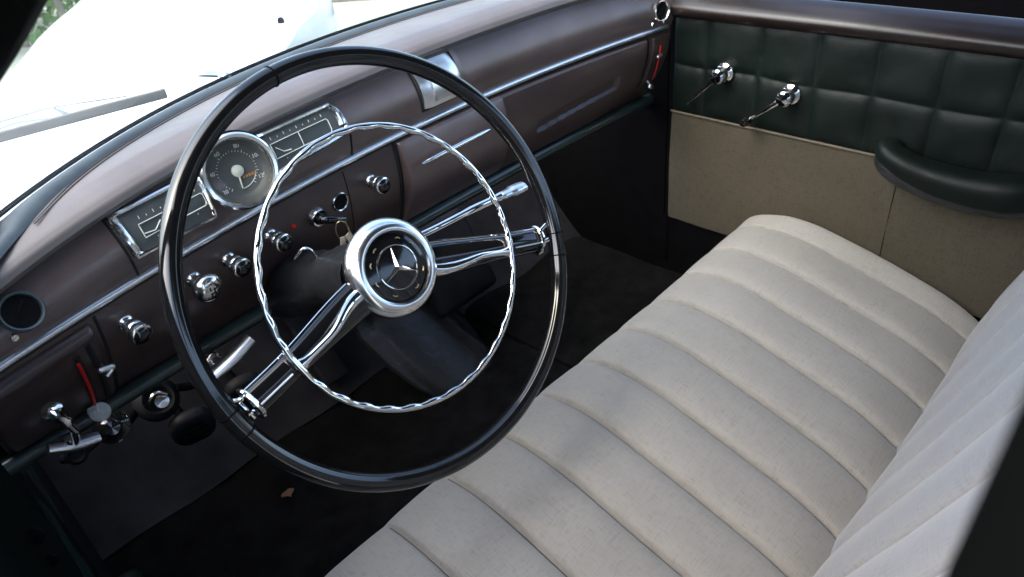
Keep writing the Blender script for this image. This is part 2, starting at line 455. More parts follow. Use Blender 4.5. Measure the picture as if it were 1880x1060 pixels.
local(mb.obj('dial_marks', 'face_mark'), spd); local(mo.obj('orange_mark', 'face_orange'), spd)
mb = MB()
for i in range(5): box(mb, dp(0, 0, -.0110)+sx_*(.004+i*.0034)-sy_*(.0085-i*.0000), (.0022, .0008, .0030), Matrix((sx_, sax, sy_)).transposed())
local(mb.obj('odometer', 'face_orange'), spd)
mb = MB(); lathe(mb, [(.0064, -.0115), (.0066, -.0085), (.0055, -.0075), (0, -.0070)], sc, sax, 28); local(mb.obj('needle_boss', 'ivory'), spd)
mb = MB(); tube(mb, [dp(.004, R(262), -.0090), dp(.0195, R(262), -.0090)], [.0012, .0007], 6); local(mb.obj('needle', 'ivory'), spd)
# hood arc above the dial
mb = MB(); tube(mb, [sc+sx_*.0415*math.cos(R(a))+sy_*.0415*math.sin(R(a))-sax*.004 for a in range(30, 151, 6)], .0022, 8); DP(mb, 'cowl_ring', 'black')

# ---- ashtray / clock lid in chrome on the upper band
ash = empty('chrome_lid', D(.28, .055)); local(ash, dash)
mb = MB()
def ch(u, v):
    x = lerp(.2455, .318, u)+.004*(1-v); z = lerp(.0285, .0835, v)
    return D(x, z, .005+.007*math.sin(PI*u)*0+.0035*math.sin(PI*v)-.004*(1-math.sin(PI*u))**3)
grid(mb, ch, 24, 14, back=lambda u, v: D(lerp(.2455, .318, u)+.004*(1-v), lerp(.0285, .0835, v), -.002)); local(mb.obj('lid_plate', 'alu'), ash)
mb = MB()
grid(mb, lambda u, v: D(lerp(.262, .300, u)+.004*(1-v), lerp(.036, .074, v), .0105+.0012*math.sin(PI*v)), 8, 8, back=lambda u, v: D(lerp(.262, .300, u)+.004*(1-v), lerp(.036, .074, v), .004)); local(mb.obj('lid_inset', 'alu'), ash)
mb = MB(); dline([(.2425, .0835), (.2465, .026), (.322, .026)], .0016, .0005, mb=mb, seg=8); local(mb.obj('lid_gap', 'hole'), ash)
mb = MB()
grid(mb, lambda u, v: D(lerp(.319, .331, u)+.003*(1-v), lerp(.032, .085, v), lerp(.004, 0, u)), 5, 8); local(mb.obj('lid_cheek', 'brown'), ash)

# ---- centre drawer, bulging, with its chrome bar
patch('centre_drawer', .193, .400, .0005, -.131, 'brown', dash, off=.006, rad=.005, hf=lambda u, v, x, z: .009*math.sin(PI*min(1, max(0, (v-.05)/.95))), base=-.002, nu=40, nv=30)
dr = [o for o in col.objects if o.name.startswith('centre_drawer')][-1]
mb = MB(); tube(mb, [D(lerp(.210, .345, i/20), -.0315-.0*i, .026+.0005*math.sin(i/20*PI)) for i in range(21)], [.0016+.0028*math.sin(PI*i/20)**.4 for i in range(21)], 10, sx=1, sy=.9)
h = mb.obj('drawer_handle', 'chrome'); local(h, dr)
mb = MB(); dline([(.1895, .0005), (.1900, -.06), (.1915, -.132)], .0035, -.001, mb=mb); DP(mb, 'panel_joint', 'hole')

# ---- glove box door with its finger recess
def para(x, z):
    # signed depth inside the slanting recess
    c = (x-.468)/(.665-.468); zc = lerp(-.0775, -.0585, c); hh = lerp(.0105, .0135, c)
    if c < 0 or c > 1: return 0
    e = min(c/.04, (1-c)/.04, 1); d = 1-abs(z-zc)/hh
    return sstep(min(1, max(0, d)*3.5))*sstep(max(0, e))
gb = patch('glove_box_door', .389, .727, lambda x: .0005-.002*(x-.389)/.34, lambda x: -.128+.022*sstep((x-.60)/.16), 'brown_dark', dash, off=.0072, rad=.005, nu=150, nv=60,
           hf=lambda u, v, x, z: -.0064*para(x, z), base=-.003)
mb = MB(); grid(mb, lambda u, v: D(lerp(.4735, .660, u), lerp(-.0775, -.0585, u)+lerp(-.0076, .0085, v), -.0042), 30, 6); local(mb.obj('finger_recess', 'glovegrey'), gb)
mb = MB(); dline([(.386, .001), (.3875, -.06), (.389, -.130)], .0014, 0, mb=mb); dline([(.389, .0005), (.727, -.0018)], .0015, .0, n=30, mb=mb)
dline([(.729, -.002), (.7325, -.01), (.736, -.05), (.737, -.09), (.731, -.105), (.715, -.112)], .0018, 0, mb=mb); local(mb.obj('door_gap', 'hole'), gb)

# ---- vents at both ends
def vent(x, z, r):
    v = empty('air_vent', D(x, z)); local(v, dash); c = D(x, z, 0); a = nrm(x, z)
    mb = MB(); lathe(mb, [(r, -.002), (r, .003), (r*.93, .006), (r*.84, .005), (r*.80, .0), (r*.80, -.001)], c, a, 40); local(mb.obj('vent_ring', 'grey_seal'), v)
    mb = MB(); lathe(mb, [(0, .0012), (r*.79, .0012)], c, a, 32); local(mb.obj('vent_mouth', 'hole'), v)
    mb = MB(); tube(mb, [c+a*.003+Vector((-r*.4, 0, -r*.35)), c+a*.003+Vector((r*.25, 0, r*.5))], .0009, 6); local(mb.obj('vent_flap', 'kick'), v)
    return v
vent(-.2825, .0415, .0185)
vr = vent(.752, .040, .0175)
mb = MB(); lathe(mb, [(.0178, .002), (.0178, .006), (.0160, .0075), (.0145, .006), (.014, .002)], D(.752, .040), nrm(.752, .04), 40, caps=False); local(mb.obj('vent_bezel', 'chrome_dull'), vr)
mb = MB()
for (x, z) in ((-.2975, .0265), (.738, .0205), (.765, .020)):
    lathe(mb, [(0, .003), (.003, .0025), (.0042, .0), (.0042, -.001)], D(x, z), nrm(x, z), 14)
DP(mb, 'screw', 'chrome')

# ---- pull knobs
def knob(x, z, r=.0112, fancy=False):
    c = D(x, z); a = (nrm(x, z)+Vector((-.05, 0, .05))).normalized(); k = empty('pull_knob', c); local(k, dash)
    mb = MB(); lathe(mb, [(.0095, -.001), (.0090, .002), (.0068, .004), (.0068, .006), (.0098, .0095), (.0108, .0135), (.0098, .0175), (.0080, .0195)], c, a, 28); local(mb.obj('knob_collar', 'chrome_soft'), k)
    if fancy:
        mb = MB(); lathe(mb, [(.006, .016), (.0125, .018), (.0160, .022), (.0165, .026), (.0150, .030), (.0105, .0335), (.005, .0350), (0, .0355)], c, a, 40); local(mb.obj('knob_head', 'chrome_dull'), k)
        mb = MB(); rnd = random.Random(3); x1 = Vector((1, 0, 0)); x1 = (x1-a*x1.dot(a)).normalized(); y1 = a.cross(x1)
        if y1.z < 0: y1 = -y1
        o = c+a*.0357+x1*.002-y1*.002
        for i in range(3):
            for j in range(3):
                p = o+x1*(i-1)*.0042+y1*(j-1)*.0042
                lathe(mb, [(.0015, -.003), (.0015, .0004), (.001, .0005)], p-a*.0006*((i-1)**2+(j-1)**2), a, 8)
                if (i+j) % 2: tube(mb, [p-a*.0006, p+x1*.0042-a*.0008], .0008, 5)
                else: tube(mb, [p-a*.0006, p+y1*.0042-a*.0008], .0008, 5)
        local(mb.obj('knob_engraving', 'hole'), k); return k
    mb = MB(); lathe(mb, [(.006, .017), (r, .0195), (r*1.06, .023), (r*1.02, .0265), (r*.84, .0280)], c, a, 32); local(mb.obj('knob_rim', 'chrome_soft'), k)
    mb = MB(); lathe(mb, [(r*.87, .028), (r*.7, .0305), (r*.35, .032), (0, .0325)], c, a, 32); local(mb.obj('knob_cap', 'bakelite'), k)
    return k
knob(-.2085, -.0300); knob(-.1270, -.0285, fancy=True); knob(-.0815, -.0305); knob(-.0220, -.0320); knob(.1400, -.0335)
# empty round socket (lighter)
c = D(.085, -.038); a = nrm(.085, -.038)
lt = empty('lighter_socket', c); local(lt, dash)
mb = MB(); lathe(mb, [(.0128, -.001), (.0128, .0015), (.0118, .0026), (.0105, .0018), (.0100, -.001)], c, a, 36); local(mb.obj('socket_ring', 'chrome_dull'), lt)
mb = MB(); lathe(mb, [(0, .0006), (.0101, .0006)], c, a, 32); local(mb.obj('socket_mouth', 'hole'), lt)
# ignition lock
c = D(.046, -.0405); a = nrm(.046, -.04)
ig = empty('ignition_switch', c); local(ig, dash)
mb = MB(); lathe(mb, [(.0130, -.001), (.0125, .004), (.0108, .007), (.0085, .0065), (.007, .004)], c, a, 32); local(mb.obj('lock_collar', 'chrome_dull'), ig)
mb = MB(); lathe(mb, [(.0072, .003), (.0070, .010), (.006, .012), (0, .0125)], c, a, 24)
tube(mb, smoothpath([c+a*.010, c+a*.016+Vector((.006, 0, -.001)), c+a*.018+Vector((.018, 0, -.006)), c+a*.017+Vector((.028, 0, -.011))], 6), [.0056]*6+[.005]*6+[.0045]*6+[.004], 12)
local(mb.obj('switch_lever', 'bakelite'), ig)
mb = MB(); lathe(mb, [(0, .004), (.0022, .0035), (.003, .0005), (.003, -.001)], D(.0105, -.0355), nrm(.01, -.035), 16); DP(mb, 'warning_lamp', 'red')

# ---- left end plate with its two quadrant levers
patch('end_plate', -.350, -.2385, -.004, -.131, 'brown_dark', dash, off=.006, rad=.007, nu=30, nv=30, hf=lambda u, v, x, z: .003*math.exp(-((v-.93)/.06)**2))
lv = empty('quadrant_lever', D(-.2645, -.07)); local(lv, dash)
mb = MB(); dline([(-.2650, -.0250), (-.2640, -.075), (-.2635, -.122)], .0030, .0065, mb=mb); local(mb.obj('lever_slot', 'hole'), lv)
mb = MB(); dline([(-.2668, -.0310), (-.2662, -.07), (-.2664, -.110)], .0016, .0095, mb=mb); local(mb.obj('red_marker', 'red'), lv)
mb = MB(); c = D(-.2680, -.1165, .018)
lathe(mb, [(0, .0012), (.0100, .0010), (.0108, 0), (.0100, -.001), (0, -.0012)], c+Vector((.001, 0, 0)), Vector((-.25, -.85, .45)), 28)
box(mb, c+Vector((-.004, .002, .006)), (.010, .0022, .010), Matrix.Rotation(R(12), 3, 'Y') @ Matrix.Rotation(R(25), 3, 'X'), .0008)
tube(mb, [c, D(-.2640, -.112, .004)], .0022, 8); local(mb.obj('lever_tab', 'worn_grey'), lv)
lv = empty('quadrant_lever', D(-.2500, -.06)); local(lv, dash)
mb = MB(); dline([(-.2515, -.0200), (-.2500, -.07), (-.2500, -.118)], .0030, .0065, mb=mb); local(mb.obj('lever_slot', 'hole'), lv)
mb = MB(); c = D(-.2480, -.0500, .016)
box(mb, c, (.016, .006, .006), Matrix.Rotation(R(14), 3, 'Y'), .0022); tube(mb, [c, D(-.2495, -.052, .003)], .002, 8)
tube(mb, [c+Vector((.004, -.002, -.003)), c+Vector((-.003, -.002, -.007))], .0022, 8); local(mb.obj('lever_tab', 'alu'), lv)
# pull knob at the far left end
c = Vector((-.2995, .150, -.071)); a = Vector((-.16, -.25, .95)).normalized()
pk = empty('pull_knob', c); local(pk, dash)
mb = MB(); lathe(mb, [(.0035, -.016), (.0035, -.002), (.0062, .0), (.0066, .006), (.0050, .009), (.0056, .013), (.0046, .017), (.0060, .020), (.0090, .0225), (.0094, .0265), (.0070, .0290), (0, .0298)], c, a, 28); local(mb.obj('knob_head', 'chrome'), pk)
# right end levers
patch('end_plate', .741, .783, -.0035, -.112, 'brown_dark', dash, off=.003, rad=.004, nu=14, nv=24)
lv = empty('quadrant_lever', D(.7565, -.05)); local(lv, dash)
mb = MB(); dline([(.7550, -.0180), (.7570, -.050), (.7620, -.085)], .0036, .0028, mb=mb); local(mb.obj('lever_slot', 'hole'), lv)
mb = MB(); dline([(.7578, -.0200), (.7598, -.050), (.7640, -.083)], .0018, .0055, mb=mb); local(mb.obj('red_marker', 'red'), lv)
mb = MB(); c = D(.7530, -.0345, .011); box(mb, c, (.015, .006, .0055), Matrix.Rotation(R(-5), 3, 'Y'), .002); local(mb.obj('slider', 'alu'), lv); mb = MB()
c = D(.7620, -.0930, .012); box(mb, c, (.014, .006, .010), Matrix.Rotation(R(25), 3, 'Y'), .0026); tube(mb, [c, D(.758, -.088, .002)], .002, 8); local(mb.obj('lever_tab', 'alu'), lv)

# ------------------------------------------------------------------ KEYS hanging in the switch
kr = empty('key_ring', (.052, .205, -.065)); tag(kr, 'brassy key ring with small keys hanging from the ignition switch', 'keys')
c0 = Vector((.0600, .2030, -.044))
mb = MB()
tube(mb, [c0+Vector((.0070*math.cos(t)-.001, -.004*math.cos(t), -.013+.0140*math.sin(t))) for t in [2*PI*i/28 for i in range(28)]], .0009, 6, True); local(mb.obj('ring', 'brass'), kr)
mb = MB()
for (dx, dz, ang) in ((-.006, -.024, .25), (.004, -.023, -.25)):
    c = c0+Vector((dx, -.004, dz)); rt = Matrix.Rotation(ang, 3, 'Y') @ Matrix.Rotation(.2, 3, 'Z')
    box(mb, c, (.010, .0016, .012), rt, .0006); box(mb, c+rt @ Vector((0, 0, -.014)), (.0045, .0014, .018), rt, .0003)
local(mb.obj('key', 'pale_key'), kr)
mb = MB(); tube(mb, [c0+Vector((.006, 0, -.002)), c0+Vector((.007, -.003, -.02)), c0+Vector((.004, -.004, -.032))], .0012, 6); local(mb.obj('tag_cord', 'brass'), kr)

# ------------------------------------------------------------------ STEERING WHEEL (local frame: z along the axis towards the driver)
TH = 26.66
sw = empty('steering_wheel', (0, 0, 0), (R(90-TH), 0, 0))
tag(sw, 'large black steering wheel with chrome horn ring and star emblem hub', 'steering wheel')
RR = .2083; TR = .0094
def ang(a, r, w=0): return Vector((r*math.cos(R(a)), r*math.sin(R(a)), w))
def P(mb, name, mat, parent=sw, **k): return mb.obj(name, mat, parent, **k)
# rim: oval with fine grip grooves on its inner side
mb = MB(); seg = 36; ns = 240; vs = []; fs = []
for i in range(ns):
    a = 360*i/ns
    for k in range(seg):
        t = 2*PI*k/seg; rr = TR
        # grooves on the inner-front quarter
        dg = (t-R(118)); 
        for g in (-26, 0, 26):
            rr -= .0011*math.exp(-((math.degrees(dg)-g)/7)**2)
        vs.append(ang(a, RR+rr*math.cos(t)*.96, rr*math.sin(t)*1.05))
for i in range(ns):
    j = (i+1) % ns
    for k in range(seg):
        k2 = (k+1) % seg; fs.append((i*seg+k, j*seg+k, j*seg+k2, i*seg+k2))
mb.add(vs, fs); P(mb, 'rim', 'bakelite', autos=0)
mb = MB()
for a0 in (98.0, -18.5+2.2, -166+1.5, -23.5, -170.5):
    pts = [ang(a0, RR+(TR+.0002)*math.cos(t)*.96, (TR+.0002)*math.sin(t)*1.05) for t in [2*PI*k/30 for k in range(30)]]
    tube(mb, pts, .0007, 6, True)
P(mb, 'rim_joint', 'black')
# hub
mb = MB(); lathe(mb, [(.030, -.075), (.036, -.060), (.041, -.040), (.0455, -.024), (.0475, -.019)], seg=56); P(mb, 'hub_shell', 'bakelite')
mb = MB(); lathe(mb, [(.0455, -.024), (.0500, -.0215), (.0512, -.0175), (.0500, -.0125), (.0465, -.0065), (.0425, -.0030), (.0390, -.0020), (.0365, -.0030), (.0352, -.0060), (.0345, -.0090)], seg=72); P(mb, 'hub_ring', 'chrome_hub')
emb = empty('horn_button'); emb.parent = sw
mb = MB(); lathe(mb, [(.0349, -.0085), (.0335, -.0062), (.028, -.0050), (.018, -.0040), (0, -.0035)], seg=56); P(mb, 'button_disc', 'bakelite', emb)
mb = MB(); tube(mb, [ang(i*360/60, .0222, -.0040) for i in range(60)], .00075, 8, True)
for a0 in (84, -37, -157+1):
    # faceted star arm
    d = ang(a0, 1); s = ang(a0+90, 1); t = d*.0205; b = .0034
    top = Vector((0, 0, -.0012)); base = -.0038
    vs = [top, t+Vector((0, 0, -.0034)), ang(a0+60, b, base), ang(a0-60, b, base)]
    mb.add(vs, [(0, 2, 1), (0, 1, 3)])
P(mb, 'star_emblem', 'chrome', emb, smooth=False)
mb = MB()
for a0 in (28, 60, 120, 152, 190, 235, 290, 330):
    d = ang(a0, .0285, -.0046)
    tube(mb, [ang(a0-5, .0288, -.0044), ang(a0, .0297, -.0044), ang(a0+5, .0288, -.0044)], .0007, 6)
P(mb, 'button_marks', 'brass', emb)
# spokes
def spoke(a0, side):
    """a0: direction of the spoke; side = +1/-1 which edge carries the horn arm"""
    s = empty('spoke'); s.parent = sw
    d = ang(a0, 1); n = ang(a0+90, 1)*side
    def pt(r, t, w): return d*r+n*t+Vector((0, 0, w))
    # D-section body
    mb = MB(); vs = []; fs = []; K = 14; L = 12
    for i in range(L+1):
        r = lerp(.040, .186, i/L); hw = lerp(.0195, .0135, sstep(i/L*1.3)); ht = lerp(.016, .0125, i/L); wc = lerp(-.022, -.0105, sstep(i/L*1.1))
        for k in range(K):
            t = 2*PI*k/K; vs.append(pt(r, hw*math.cos(t), wc+ht*math.sin(t)*(.8 if math.sin(t) > 0 else 1)))
    for i in range(L):
        for k in range(K):
            k2 = (k+1) % K; q = (i*K+k, i*K+k2, (i+1)*K+k2, (i+1)*K+k); fs.append(q)
    fs.append(tuple(range(K))); fs.append(tuple(L*K+k for k in range(K)))
    mb.add(vs, fs); P(mb, 'spoke_body', 'bakelite', s)
    # thin chrome edge
    mb = MB()
    tube(mb, [pt(lerp(.048, .187, i/10), lerp(.0190, .0135, sstep(i/10*1.3)), lerp(-.018, -.0075, sstep(i/10*1.1))) for i in range(11)], .0011, 8)
    P(mb, 'edge_trim', 'chrome', s)
    # chrome collar + fork
    mb = MB(); pts = [pt(.187, .0150*math.cos(t), -.0105+.0135*math.sin(t)) for t in [2*PI*k/28 for k in range(28)]]
    tube(mb, pts, .0026, 8, True)
    P(mb, 'collar', 'chrome', s)
    mb = MB()
    tube(mb, smoothpath([pt(.185, .0085, -.008), pt(.192, .0105, -.005), pt(.199, .0160, -.001)], 5), .0022, 8)
    tube(mb, smoothpath([pt(.185, -.0055, -.008), pt(.191, -.004, -.004), pt(.198, -.0015, 0)], 5), .0022, 8)
    box(mb, pt(.1945, -.001, -.008), (.004, .020, .005), Matrix.Rotation(R(a0), 3, 'Z'), .0015)
    P(mb, 'rim_bracket', 'chrome', s)
    # pale bead that draws in the highlight along the outer half
    mb = MB(); tube(mb, [pt(r, -.0035, lerp(.0005, .0000, (r-.15)/.04)) for r in (.147, .16, .172, .184)], .0009, 6); P(mb, 'painted_highlight', 'alu', s)
    return s
spoke(-167.8, -1); spoke(-17.5, 1)
# horn ring with finger waves, and its two arms
hr = empty('horn_ring'); hr.parent = sw
mb = MB(); ns = 300; pts = []; rad = []
for i in range(ns):
    a = 360*i/ns; wv = math.cos(R(a*36)); lowfade = 1.0
    d1 = min(abs((a-193.5+180) % 360-180), abs((a-339.8+180) % 360-180)); fade = sstep(d1/9)
    rd = .0037-.0008*sstep(wv*.5+.5)*fade
    pts.append(ang(a, .1427-rd, .0016)); rad.append(rd)
tube(mb, pts, rad, 12, True); P(mb, 'ring', 'chrome', hr)
for a0, r1 in ((-166.6, .1375), (-20.2, .1385)):
    mb = MB(); K = 12; L = 14; vs = []; fs = []; d = ang(a0, 1); n = ang(a0+90, 1)
    a_in = a0-6 if a0 < -100 else a0-9
    for i in range(L+1):
        t = i/L; c = ang(lerp(a_in, a0, sstep(t*1.6)), lerp(.0475, r1, t), lerp(-.012, .0012, sstep(t*1.9)))
        hw = lerp(.0068, .0034, sstep(t*1.6))+.004*sstep((t-.9)/.1); hh = lerp(.0050, .0030, t)
        for k in range(K): q = 2*PI*k/K; vs.append(c+n*hw*math.cos(q)+Vector((0, 0, hh*math.sin(q))))
    for i in range(L):
        for k in range(K):
            k2 = (k+1) % K; fs.append((i*K+k, (i+1)*K+k, (i+1)*K+k2, i*K+k2))
    fs.append(tuple(range(K))); fs.append(tuple(L*K+k for k in range(K)))
    mb.add(vs, fs); P(mb, 'ring_arm', 'chrome', hr)

# ------------------------------------------------------------------ STEERING COLUMN with the shift lever
ax = Vector((0, math.cos(R(TH)), -math.sin(R(TH))))
sc_ = empty('steering_column', ax*.3); tag(sc_, 'black leathercloth covered steering column running under the dashboard', 'steering column')
mb = MB(); L = 30; K = 28; vs = []; fs = []
for i in range(L+1):
    s = lerp(.055, .62, i/L); r = interp([(.055, .036), (.09, .034), (.17, .033), (.24, .040), (.30, .043), (.40, .034), (.62, .030)], s)
    x = Vector((1, 0, 0)); y = ax.cross(x)
    for k in range(K):
        t = 2*PI*k/K; rr = r*(1+.035*math.sin(t*3+s*60)+.03*math.sin(s*160+t*2)*(1 if s < .3 else .3)); vs.append(ax*s+x*rr*math.cos(t)*1.06+y*rr*math.sin(t))
for i in range(L):
    for k in range(K):
        k2 = (k+1) % K; fs.append((i*K+k, i*K+k2, (i+1)*K+k2, (i+1)*K+k))
mb.add(vs, fs); local(mb.obj('column_jacket', 'black_hide', autos=0), sc_)
mb = MB(); tube(mb, smoothpath([(-.034, .155, -.032), (-.022, .150, -.022), (-.015, .146, -.028), (-.012, .142, -.045)], 6), .0016, 8); local(mb.obj('pale_bead', 'chrome_dull'), sc_)  # pale curved line on the jacket, built as a bead
gl = empty('shift_lever', (.03, .06, -.02)); local(gl, sc_)
mb = MB(); tube(mb, smoothpath([(.020, .066, -.018), (.080, .060, -.0225), (.150, .060, -.026), (.200, .060, -.030)], 5), [.0040]*5+[.0042]*5+[.0050]*5+[.0058], 12); local(mb.obj('lever_rod', 'chrome'), gl)
mb = MB(); tube(mb, smoothpath([(.198, .060, -.0300), (.208, .060, -.0308), (.225, .060, -.0322), (.238, .060, -.0333), (.244, .060, -.0338)], 5), [.0058]*3+[.0075]*6+[.0098]*6+[.0092]*3+[.0070, .0045, .001], 16, sx=1, sy=.62); local(mb.obj('lever_grip', 'alu'), gl)

# ------------------------------------------------------------------ BENCH SEAT
seat = empty('bench_seat', (.25, -.2, -.52)); tag(seat, 'light grey cloth bench seat with stitched fore and aft channels', 'seat')
SX = .729; PT = .0914
prof = [(.030, -.47), (.036, -.43), (.034, -.39), (.026, -.355), (.014, -.330), (0, -.3135), (-.02, -.304), (-.045, -.2995), (-.075, -.2985), (-.12, -.3035), (-.17, -.3155), (-.22, -.329), (-.27, -.343), (-.32, -.358), (-.36, -.376), (-.40, -.400), (-.45, -.43)]
PP = smoothpath([(0, y, z) for y, z in prof], 4)
def channel(x, deep=.0122, wide=1.0):
    """puff of the padding between two seams; 0 at a seam"""
    if x > SX: 
        t = (x-SX)/(.795-SX); return deep*(math.sin(PI*min(1, t)*.62))
    t = ((SX-x)/PT) % 1.0
    return deep*((1-abs(2*t-1)**3.4)*.72+.28*t*(2-t)*(1-abs(2*t-1)**12))
def seatpt(x, i):
    p = PP[i]; a = PP[max(0, i-1)]; b = PP[min(len(PP)-1, i+1)]; t = (b-a).normalized(); n = Vector((0, t.z, -t.y))
    if n.z < 0 and i > 10: n = -n
    if i <= 10 and n.y < 0: n = -n
    f = channel(x)*interp([(0, .0), (14, .0), (20, .25), (30, .9), (36, 1), (46, 1), (56, .75), (64, .5)], i)
    # thin stitched line: sharp small dip
    ds = abs((((SX-x)/PT)+.5) % 1.0-.5)*PT if x <= SX+.02 else 1
    f -= .0062*math.exp(-(ds/.0026)**2)*interp([(0, 0), (17, 0), (24, 1)], i)
    sag = .004*math.sin(x*9+1)*math.sin(i*.12)+.0015*math.sin(x*31+i*.3)*math.sin(i*.21)
    # side bolster rolls over at the passenger end
    dz = 0; dx = 0
    if x > .745:
        u = (x-.745)/.045; dz = -.085*max(0, u-.35)**2.2
    if x < -.30:
        u = (-.30-x)/.05; dz = -.05*max(0, u)**2
    q = p+n*(f+sag*.5); return Vector((x, q.y, q.z+dz+ .010*math.exp(-((x-.765)/.04)**2)*sstep((i-22)/22)))
xs = []
x = .797
while x > -.345:
    xs.append(x); ds = abs((((SX-x)/PT)+.5) % 1.0-.5)*PT
    x -= .0009 if ds < .006 else (.002 if ds < .014 else .006)
mb = MB(); nv = len(PP); vs = [seatpt(x, i) for x in xs for i in range(nv)]
fs = [(i*nv+j, i*nv+j+1, (i+1)*nv+j+1, (i+1)*nv+j) for i in range(len(xs)-1) for j in range(nv-1)]
mb.add(vs, fs); cu = local(mb.obj('seat_cushion', 'seat', autos=0), seat)
# backrest
bprof = [(-.350, -.43), (-.378, -.415), (-.392, -.39), (-.398, -.365), (-.410, -.32), (-.431, -.26), (-.455, -.197), (-.476, -.14), (-.494, -.085), (-.512, -.03), (-.530, .03), (-.548, .075), (-.572, .105), (-.605, .112), (-.635, .09), (-.645, .04)]
BP = smoothpath([(0, y, z) for y, z in bprof], 4)
BX = .7255
def backpt(x, i):
    p = BP[i]; a = BP[max(0, i-1)]; b = BP[min(len(BP)-1, i+1)]; t = (b-a).normalized(); n = Vector((0, t.z, -t.y))
    if i < 44 and n.y < 0: n = -n
    t_ = ((BX-x)/.0990) % 1.0; f = .020*((1-abs(2*t_-1)**2.6)*.7+.3*t_*(2-t_)*(1-abs(2*t_-1)**12)) if x <= BX else .009*math.sin(PI*.6*(x-BX)/.07)
    f *= interp([(0, .3), (12, .5), (26, 1), (60, 1)], i)
    ds = abs((((BX-x)/.099)+.5) % 1.0-.5)*.099; f -= .0100*math.exp(-(ds/.0032)**2)
    q = p+n*f; e = 0
    if x > .76: e = -.5*((x-.76)/.036)**2*.012
    return Vector((x, q.y+e+.003*math.sin(x*7+i*.1), q.z))
mb = MB(); nv = len(BP); xs = []; x = .797
while x > -.24:
    xs.append(x); ds = abs((((BX-x)/.099)+.5) % 1.0-.5)*.099
    x -= .0009 if ds < .006 else (.002 if ds < .014 else .006)
vs = [backpt(x, i) for x in xs for i in range(nv)]
fs = [(i*nv+j, i*nv+j+1, (i+1)*nv+j+1, (i+1)*nv+j) for i in range(len(xs)-1) for j in range(nv-1)]
mb.add(vs, fs); bk = local(mb.obj('backrest', 'seat_sky_tint', autos=0), seat)
M['shade_cord'] = surf('seam cord darkened for shade', (.085, .075, .062), .9)  # stitching coloured dark to draw the shade in the seam grooves
for i in range(12):
    x = SX-i*PT; mb = MB(); tube(mb, [seatpt(x, j)+Vector((0, 0, .0003)) for j in range(21, len(PP)-3, 2)], .0010, 6); local(mb.obj('seam', 'shade_cord'), cu)
for i in range(10):
    x = BX-i*.099; mb = MB(); tube(mb, [backpt(x, j)+Vector((0, .0004, .0002)) for j in range(8, len(BP)-6, 2)], .0011, 6); local(mb.obj('seam', 'shade_cord'), bk)
mb = MB(); box(mb, (.23, -.20, -.485), (1.12, .42, .07), None, .01); local(mb.obj('seat_base', 'black'), seat)

# ------------------------------------------------------------------ PASSENGER DOOR (inner face at x = .80)
door = empty('passenger_door', (.80, .2, -.40)); tag(door, 'passenger door with dark green quilted top and beige cloth lower panel', 'door')
qy = [.198, .134, .0335, -.0630, -.1545, -.246, -.334, -.430, -.53, -.63]
def qh(y, z, top, bot, y0, y1):
    a = min(abs(y-y0), abs(y-y1)); w = abs(y0-y1); b = min(top-z, z-bot); h = top-bot
    return .0052*(1-(1-min(1, a/(w*.30)))**3.0)*(1-(1-min(1, b/(h*.30)))**3.0)
mb = MB()
zt, zm, zb = .026, -.063, -.153
ys_ = []
for a, b in zip(qy, qy[1:]):
    n = 22
    for k in range(n):
        t = k/n; t = .5-.5*math.cos(PI*t)*(.55)-.5*(1-2*t)*.45; ys_.append((lerp(a, b, t), a, b))
ys_.append((qy[-1], qy[-2], qy[-1]))
zs_ = []
for a, b in ((zt, zm), (zm, zb)):
    for k in range(20):
        t = k/20; t = .5-.5*math.cos(PI*t)*.55-.5*(1-2*t)*.45; zs_.append((lerp(a, b, t), a, b))
zs_.append((zb, zm, zb))
rn = random.Random(5)
vs = []
for (y, a, b) in ys_:
    for (z, t, bt) in zs_:
        pucker = .0012*math.exp(-((z-zm)/.008)**2)*math.sin(y*260)*math.exp(-((y-.06)/.10)**2)
        vs.append((.800-qh(y, z, t, bt, b, a)-pucker-.0008*math.sin(y*41+z*63), y, z+.0015*math.sin(y*30)*math.exp(-((z-zm)/.02)**2)))
nz = len(zs_); fs = [(i*nz+j, i*nz+j+1, (i+1)*nz+j+1, (i+1)*nz+j) for i in range(len(ys_)-1) for j in range(nz-1)]
mb.add(vs, fs); local(mb.obj('quilted_panel', 'door_hide', autos=0), door)
mb = MB(); grid(mb, lambda u, v: Vector((.7985-.003*math.sin(PI*v)**.4+.0006*math.sin(u*50+v*9), lerp(.198, -.63, u), lerp(-.386, -.1525, v))), 90, 20); local(mb.obj('cloth_panel', 'beige'), door)
mb = MB(); tube(mb, [(.7955, lerp(.198, -.63, i/40), -.1535) for i in range(41)], .0022, 8); local(mb.obj('panel_piping', surf('tan piping', (.085, .067, .045), .7)), door)
mb = MB(); tube(mb, [(.7960, -.2185, -.16), (.7953, -.2190, -.24), (.7955, -.2200, -.33), (.797, -.221, -.386)], .0006, 6); local(mb.obj('cloth_seam', 'black'), door)
mb = MB(); grid(mb, lambda u, v: Vector((.802, lerp(.212, -.63, u), lerp(-.60, -.386, v))), 4, 4); local(mb.obj('kick_strip', 'black'), door)
